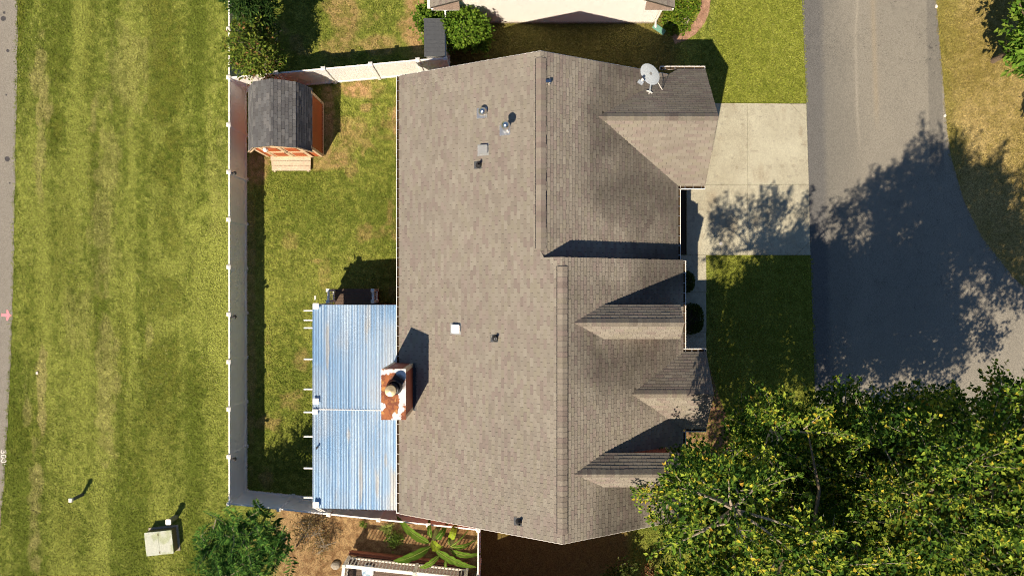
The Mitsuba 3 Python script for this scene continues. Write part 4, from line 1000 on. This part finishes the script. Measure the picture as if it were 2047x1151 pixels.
A_l = [((6.0, -8.2, 9.3), (2.0, 1.8, 2.0)), ((8.1, -8.4, 10.0), (2.2, 2.0, 2.1)), ((7.4, -5.9, 6.3), (1.6, 1.7, 1.7)), ((9.0, -5.4, 6.8), (2.2, 1.9, 2.0)), ((7.5, -4.0, 8.9), (1.1, .8, 1.3)), ((10.2, -5.0, 7.2), (1.6, 1.5, 1.8)),
       ((6.6, -9.8, 7.4), (2.4, 1.6, 2.2)), ((6.4, -7.0, 5.2), (1.5, 1.6, 1.6)), ((8.3, -4.9, 7.2), (1.3, 1.0, 1.4)), ((8.2, -6.6, 6.2), (2.0, 1.6, 1.6)), ((6.4, -5.3, 7.2), (.9, .9, 1.2)), ((5.7, -5.7, 11.0), (1.6, 1.3, 1.3)), ((7.2, -7.0, 10.6), (1.6, 1.4, 1.5))]
B_l = [((11.2, -5.8, 10.1), (2.3, 2.4, 2.7)), ((13.0, -5.8, 10.5), (2.7, 2.7, 2.9)), ((10.6, -7.8, 9.4), (2.3, 2.2, 2.4)), ((14.8, -4.9, 10.0), (2.1, 1.9, 2.4)), ((12.2, -4.4, 11.2), (2.0, 1.8, 2.0)), ((13.9, -4.0, 11.0), (1.8, 1.6, 1.8)), ((16.4, -5.6, 9.3), (1.5, 1.5, 1.6)), ((12.8, -8.0, 9.6), (2.2, 1.6, 2.2)), ((12.4, -6.4, 5.7), (2.4, 2.2, 1.6)), ((14.8, -6.2, 5.9), (2.2, 2.1, 1.6)), ((10.7, -6.0, 5.8), (1.8, 1.8, 1.5)), ((11.5, -5.4, 7.0), (2.2, 1.9, 1.8)), ((14.0, -5.0, 7.2), (2.2, 1.7, 1.8)), ((16.9, -4.9, 8.8), (1.8, 1.5, 1.7)), ((15.2, -4.4, 11.0), (1.5, 1.4, 1.6)), ((13.6, -6.6, 6.2), (2.3, 1.8, 1.6)), ((12.0, -4.6, 6.4), (1.6, 1.3, 1.3))]
big_tree('broad yellow green maple overhanging the roof at the lower right', A_l, (7.9, -7.4, 0), 215, 24, 21)
big_tree('taller maple at the lower right corner shading the street', B_l, (12.2, -6.6, 0), 385, 34, 22)

# --- tree at the upper right edge
k = thing('broadleaf_tree', 'bright green broadleaf tree at the upper right edge on dry grass', 'tree')
r = np.random.default_rng(31)
lob = [((19.1, 9.9, 3.0), (1.0, 1.2, 1.2)), ((19.2, 8.7, 2.9), (1.0, .9, 1.1)), ((20.2, 9.3, 3.0), (1.1, 1.5, 1.2))]
mb, tw = bushy(r, lob, 95, 40, .25, .15, [(.09, .19, .028), (.16, .29, .04), (.24, .35, .06)], (.3, .4, .3), slen=(.6, 1.1), spread=.18, up=.3, shell=(.4, 1.05), twig=.3)
crown(k, mb); trunk(k, (19.7, 9.3, 0), (19.6, 9.3, 3.0), .1, lob, r, 7)
k = thing('sapling', 'small yellow green shrub tip at the right edge below the broadleaf tree', 'shrub')
mb, tw = bushy(r, [((20.85, 7.0, .9), (.35, .3, .5))], 16, 26, .15, .09, [(.12, .17, .03), (.25, .24, .04)], (.5, .5), slen=(.4, .8), spread=.13)
crown(k, mb); part(k, 'stem', MB().tube([(20.85, 7.0, -.05), (20.85, 7.0, .9)], .03, 6).mesh(), 'bark', smooth=60)

# --- overgrown shrubs in the north-west corner
def shrub(name, label, lobes, n, per, L, W, c, pr_, seed, base, **k_):
    r = np.random.default_rng(seed); k = thing(name, label, 'shrub')
    mb, tw = bushy(r, lobes, n, per, L, W, c, pr_, twig=.5, **k_)
    crown(k, mb, 'foliage'); part(k, 'twigs', tw.mesh(), 'twig_grey', kind='stuff')
    part(k, 'stem', MB().tube([(base[0], base[1], -.05), (base[0] + .05, base[1], lobes[0][0][2])], [.06, .03], 7).mesh(), 'bark', smooth=60)
    return k
def lob_px(px, py, z, rx, ry, rz): q = P(px, py, z); return (tuple(q), (rx, ry, rz))
shrub('conifer_shrub', 'dark evergreen shrub against the white fence at the top left', [lob_px(500, -12, 3.2, .85, 1.2, 1.6), lob_px(512, 24, 2.4, .7, .8, 1.2)], 110, 60, .24, .055,
      [(.03, .075, .02), (.06, .12, .03), (.11, .19, .05)], (.4, .4, .2), 41, P(512, 40), slen=(.7, 1.2), spread=.13, up=.6)
shrub('wild_shrub', 'tangled wild shrub with reddish tips leaning on the fence corner by the red shed', [lob_px(500, 92, 2.4, .75, .85, 1.3), lob_px(522, 120, 2.2, .75, .6, 1.2), lob_px(490, 120, 2.1, .55, .6, .8), lob_px(540, 105, 1.8, .5, .6, 1.2), lob_px(500, 70, 2.5, .6, .6, 1.2)], 240, 42, .14, .07,
      [(.09, .15, .025), (.17, .25, .045), (.28, .34, .06), (.32, .18, .08), (.14, .12, .04)], (.30, .40, .22, .04, .04), 42, P(515, 110), slen=(.5, 1.1), spread=.14, up=.5)
shrub('round_bush', 'dense glossy green bush between the black storage shed and the white wall', [lob_px(935, 56, 1.5, .85, .75, 1.0), lob_px(905, 60, 1.3, .7, .85, .9), lob_px(952, 72, 1.1, .55, .5, .8), lob_px(866, 32, 1.3, .75, .45, .7), lob_px(845, 50, 1.2, .3, .5, .5)], 300, 46, .13, .085,
      [(.08, .165, .022), (.14, .25, .03), (.22, .34, .05)], (.35, .4, .25), 43, P(925, 70), slen=(.4, .75), spread=.12, up=.7)
shrub('leafy_shrub', 'dark green fern leaved shrub outside the south west fence corner', [lob_px(492, 1072, 3.6, 1.4, 1.25, 1.3), lob_px(440, 1098, 3.1, 1.05, 1.0, 1.1), lob_px(543, 1090, 3.2, 1.0, 1.0, 1.1), lob_px(485, 1135, 3.2, 1.5, .8, 1.1)], 82, 64, .25, .07,
      [(.035, .10, .024), (.075, .18, .036), (.15, .30, .062), (.22, .32, .07)], (.3, .35, .27, .08), 44, P(500, 1085), slen=(1.0, 1.9), pinnate=True, up=.5, tips=26, shell=(.55, 1.05), lowcut=-.1)
shrub('dry_shrub', 'sparse brown twiggy shrub on the bare earth beside the fern leaved shrub', [lob_px(612, 1062, .7, .9, .75, .55), lob_px(640, 1090, .6, .6, .6, .4)], 80, 22, .10, .03,
      [(.26, .19, .085), (.34, .25, .12), (.18, .13, .06), (.16, .17, .06)], (.35, .3, .2, .15), 45, P(600, 1080), slen=(.5, 1.0), spread=.12, up=.4)
for px, py, rx, ry, seed, lab in ((1358, 563, .60, .44, 46, 'smaller clipped boxwood beside the walkway nearest the driveway'), (1376, 637, .60, .60, 47, 'larger clipped boxwood beside the walkway nearest the porch')):
    q = P(px, py, .4); r = np.random.default_rng(seed); k = thing('boxwood', lab, 'shrub', None)
    n = 3800; d = r.normal(size=(n, 3)); d[:, 2] = np.abs(d[:, 2]); d /= np.linalg.norm(d, axis=1, keepdims=True); d = np.sign(d) * np.abs(d) ** .7
    pos = np.array([q[0], q[1], .12]) + d * [rx, ry, .72] * r.uniform(.86, 1.02, (n, 1)); mb = MB()
    leaf_batch(mb, pos, d + r.normal(0, .6, (n, 3)), d + r.normal(0, .5, (n, 3)), r.uniform(.05, .08, n), r.uniform(.03, .05, n), palette(r, n, [(.05, .085, .02), (.08, .12, .03)], (.6, .4)))
    crown(k, mb, 'foliage')
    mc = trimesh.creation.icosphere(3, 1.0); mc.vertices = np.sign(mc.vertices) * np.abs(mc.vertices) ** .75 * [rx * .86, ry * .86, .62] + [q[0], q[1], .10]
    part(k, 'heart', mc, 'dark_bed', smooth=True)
k = shrub('ground_cover', "low bright green ground cover in the bed inside the curved path by the neighbour's house", [((6.75, 11.1, .18), (.62, .85, .25)), ((7.05, 11.6, .25), (.6, .6, .35))], 240, 30, .09, .06,
      [(.10, .19, .02), (.15, .25, .03), (.25, .30, .04)], (.4, .4, .2), 48, (6.8, 11.2), slen=(.2, .4), spread=.10, up=.8, zmin=.03)
k = thing('rock', 'grey brown rock in the green bed inside the curved path', 'rock')
q = P(1370, 45); m_ = trimesh.creation.icosphere(2, 1.0); m_.vertices *= (0.75 + .5 * meshkit.fbm(m_.vertices * 1.3 + 1, 3, 2))[:, None] * np.array([.17, .15, .16]); m_.apply_translation([q[0], q[1], .1]); put(k, m_, 'stone_grey', smooth=50)
shrub('young_bush', 'small light leaved bush in the shaded yard at the bottom edge', [lob_px(1248, 1140, 1.1, .50, .35, .6), lob_px(1230, 1150, 1.0, .4, .3, .5)], 34, 26, .12, .08, [(.07, .12, .025), (.13, .19, .05), (.2, .23, .08)], (.4, .4, .2), 49, P(1245, 1140), slen=(.4, .7), spread=.12)
shrub('reddish_shrub', 'small reddish leaved shrub beside the big maple at the bottom edge', [lob_px(1305, 1146, .8, .40, .3, .4)], 34, 24, .09, .06, [(.22, .10, .05), (.30, .20, .10), (.12, .14, .04)], (.4, .3, .3), 50, P(1300, 1140), slen=(.3, .6), spread=.12)
shrub('weedy_plant', 'light green weedy plant in the shadow of the deck balustrade', [lob_px(788, 1078, .4, .35, .22, .3)], 40, 26, .10, .045, [(.10, .17, .03), (.17, .24, .05)], (.5, .5), 51, P(788, 1078), slen=(.25, .5), spread=.09)
shrub('fence_weed', 'small green weed at the foot of the south fence', [lob_px(725, 1047, .2, .12, .12, .15)], 14, 16, .07, .03, [(.12, .2, .03)], (1,), 52, P(725, 1047), slen=(.15, .3), spread=.06)

# --- banana plant and yucca
def strap_leaf(base, tip, width, rise, sag, r, seg=14, wav=.25, cols=((.09, .2, .025), (.17, .3, .04)), flat_=.28):
    base, tip = np.array(base, float), np.array(tip, float); t = np.linspace(0, 1, seg + 1)
    c = base + (tip - base) * t[:, None]; c[:, 2] += rise * 4 * t * (1 - t) - sag * t ** 3
    d = np.gradient(c, axis=0); side = np.cross(d, [0, 0, 1.0]); side /= np.linalg.norm(side, axis=1, keepdims=True)
    w = width / 2 * np.clip(np.minimum((t / .22) ** .7, ((1 - t) / .45) ** .6), .05, 1)
    tl = r.normal(0, .25)
    v = []
    for i in range(seg + 1):
        for s in (-1, -.5, 0, .5, 1):
            e = 1 + (wav * r.uniform(-1, .25) if abs(s) == 1 else 0)
            v.append(c[i] + side[i] * s * w[i] * e + np.array([0, 0, abs(s) * w[i] * flat_ + s * w[i] * tl + r.normal(0, .006)]))
    f = [[i * 5 + j, (i + 1) * 5 + j, (i + 1) * 5 + j + 1, i * 5 + j + 1] for i in range(seg) for j in range(4)]
    base_c = np.array(cols[0]) + (np.array(cols[1]) - np.array(cols[0])) * r.random()
    cc = np.repeat(base_c[None], len(v), 0) * (1 + .15 * r.normal(size=(len(v), 1)))
    mb = MB().add(v, f); rib = MB().tube(c + [0, 0, .012], .012 * (1.15 - t), 5, cap=False)
    return mb, cc, rib
prin('banana_rib', (.32, .36, .09), .5)
prin('banana_stem', grit((.20, .20, .07), .4, 20), .6)
bn = thing('banana_plant', 'banana plant with large green leaves beside the raised deck', 'plant')
r = np.random.default_rng(61)
for px, py in ((864, 1088), (901, 1096)):
    q = P(px, py, 1.6); part(bn, 'stem', MB().tube([(q[0], q[1] , -.05), (q[0], q[1], .9), (q[0] + .02, q[1], 1.75)], [.10, .085, .05], 12).mesh(), 'banana_stem', smooth=50)
for b0_, t0_, w_ in (((860, 1085), (789, 1035), 19), ((862, 1091), (783, 1127), 19), ((868, 1095), (951, 1140), 20), ((880, 1108), (835, 1140), 14), ((899, 1099), (963, 1112), 14), ((902, 1092), (950, 1084), 10),
                     ((899, 1092), (938, 1060), 5), ((900, 1078), (912, 1046), 18), ((872, 1078), (894, 1048), 15), ((862, 1074), (857, 1036), 11), ((862, 1080), (884, 1099), 20), ((898, 1088), (898, 1066), 6), ((892, 1110), (891, 1140), 8)):
    b_, t_ = P(*b0_, 1.75), P(*t0_, 1.85)
    col = ((.30, .42, .04), (.36, .47, .05)) if w_ in (20, 18) and b0_[0] in (862, 900) else ((.07, .155, .02), (.15, .26, .035))
    mb, cc, rib = strap_leaf(b_, t_, w_ * 27 / 1400 * .85, .22, .35, r, cols=col)
    k = part(bn, 'leaf', mb.mesh(), 'leaf_mat', color=cc, smooth=False); part(k, 'midrib', rib.mesh(), 'banana_rib', smooth=60)
yu = thing('spiky_plant', 'spiky rosette of narrow leaves beside the banana plant and south fence', 'plant')
q = P(775, 1052)
for i in range(30):
    a = i * 2.4; L_ = r.uniform(.26, .42); el = r.uniform(.15, .9)
    mb, cc, rib = strap_leaf((q[0], q[1], .12), (q[0] + math.cos(a) * L_ * math.cos(el), q[1] + math.sin(a) * L_ * math.cos(el), .12 + L_ * math.sin(el)), .04, .04, .05, r, seg=5, wav=0, cols=((.16, .22, .05), (.28, .32, .10)))
    part(yu, 'leaf', mb.mesh(), 'leaf_mat', color=cc)

# ------------------------------------------------------------------ grass blades
r = np.random.default_rng(71)
def blades(name, x0, x1, y0, y1, dens, hgt, excl, keep=None, soil=True):
    n = int((x1 - x0) * (y1 - y0) * dens); x, y = r.uniform(x0, x1, n), r.uniform(y0, y1, n)
    ok = np.ones(n, bool)
    for e in excl: ok &= ~shapely.contains_xy(e, x, y)
    if keep is not None: ok &= shapely.contains_xy(keep, x, y)
    if soil:
        for px, py, rx, ry, s in SOIL:
            d = np.hypot((x - (px - CX) / 48.78) / (rx / 48.78), (y - (CY - py) / 48.78) / (ry / 48.78)); ok &= (d > 1) | (r.random(n) > s * .9)
    d = meshkit.fbm(np.c_[x * 1.3, y * 1.3, 0 * x], 4, 3); ok &= r.random(n) < .35 + 1.3 * d
    x, y = x[ok], y[ok]; n = len(x)
    a = r.uniform(0, 2 * np.pi, n); h = hgt * r.uniform(.5, 1.3, n) * (.7 + .6 * d[ok]); w = r.uniform(.010, .022, n); lean = h * r.uniform(.6, 2.2, n)
    b = np.stack([x, y, 0 * x], 1); s = np.stack([np.cos(a), np.sin(a), 0 * a], 1); o = np.stack([-np.sin(a), np.cos(a), 0 * a], 1)
    v = np.stack([b - s * w[:, None], b + s * w[:, None], b + o * lean[:, None] + np.array([0, 0, 1.0]) * h[:, None]], 1).reshape(-1, 3)
    k = numbered(name); labels[k] = {'label': 'short mown lawn grass growing around the houses, roads and fences', 'category': 'grass', 'kind': 'stuff'}
    scene[k] = mikit.ply((v, np.arange(3 * n).reshape(-1, 3)), 'blade_mat')
ex = [Polygon(street_pts).buffer(-.05), Polygon(road_pts).buffer(-.06), sbox(WX - .1, WS, EX, WN), sbox(6.5, 1.33, 12.3, 7.56), sbox(6.4, -5, 7.97, 2), sbox(EX - 1, 3.9, GX - .3, 7.8), arc,
      sbox(nx_0, nyw, nx_1, 30), sbox(PX0 + .1, PY0, WX, PY1), sbox(-10.0, -40, 4.9, -8.9), sbox(-1.4, -40, 4.8, -7.8), sbox(sx0, sy0, sx1, sy1), sbox(EX - .2, -8, 6.9, -2.2)]
blades('grass', -21.2, 21.2, -12.2, 12.2, 620, .06, ex)
for k in [k for k, v in labels.items() if v.get('kind') == 'structure']: pass
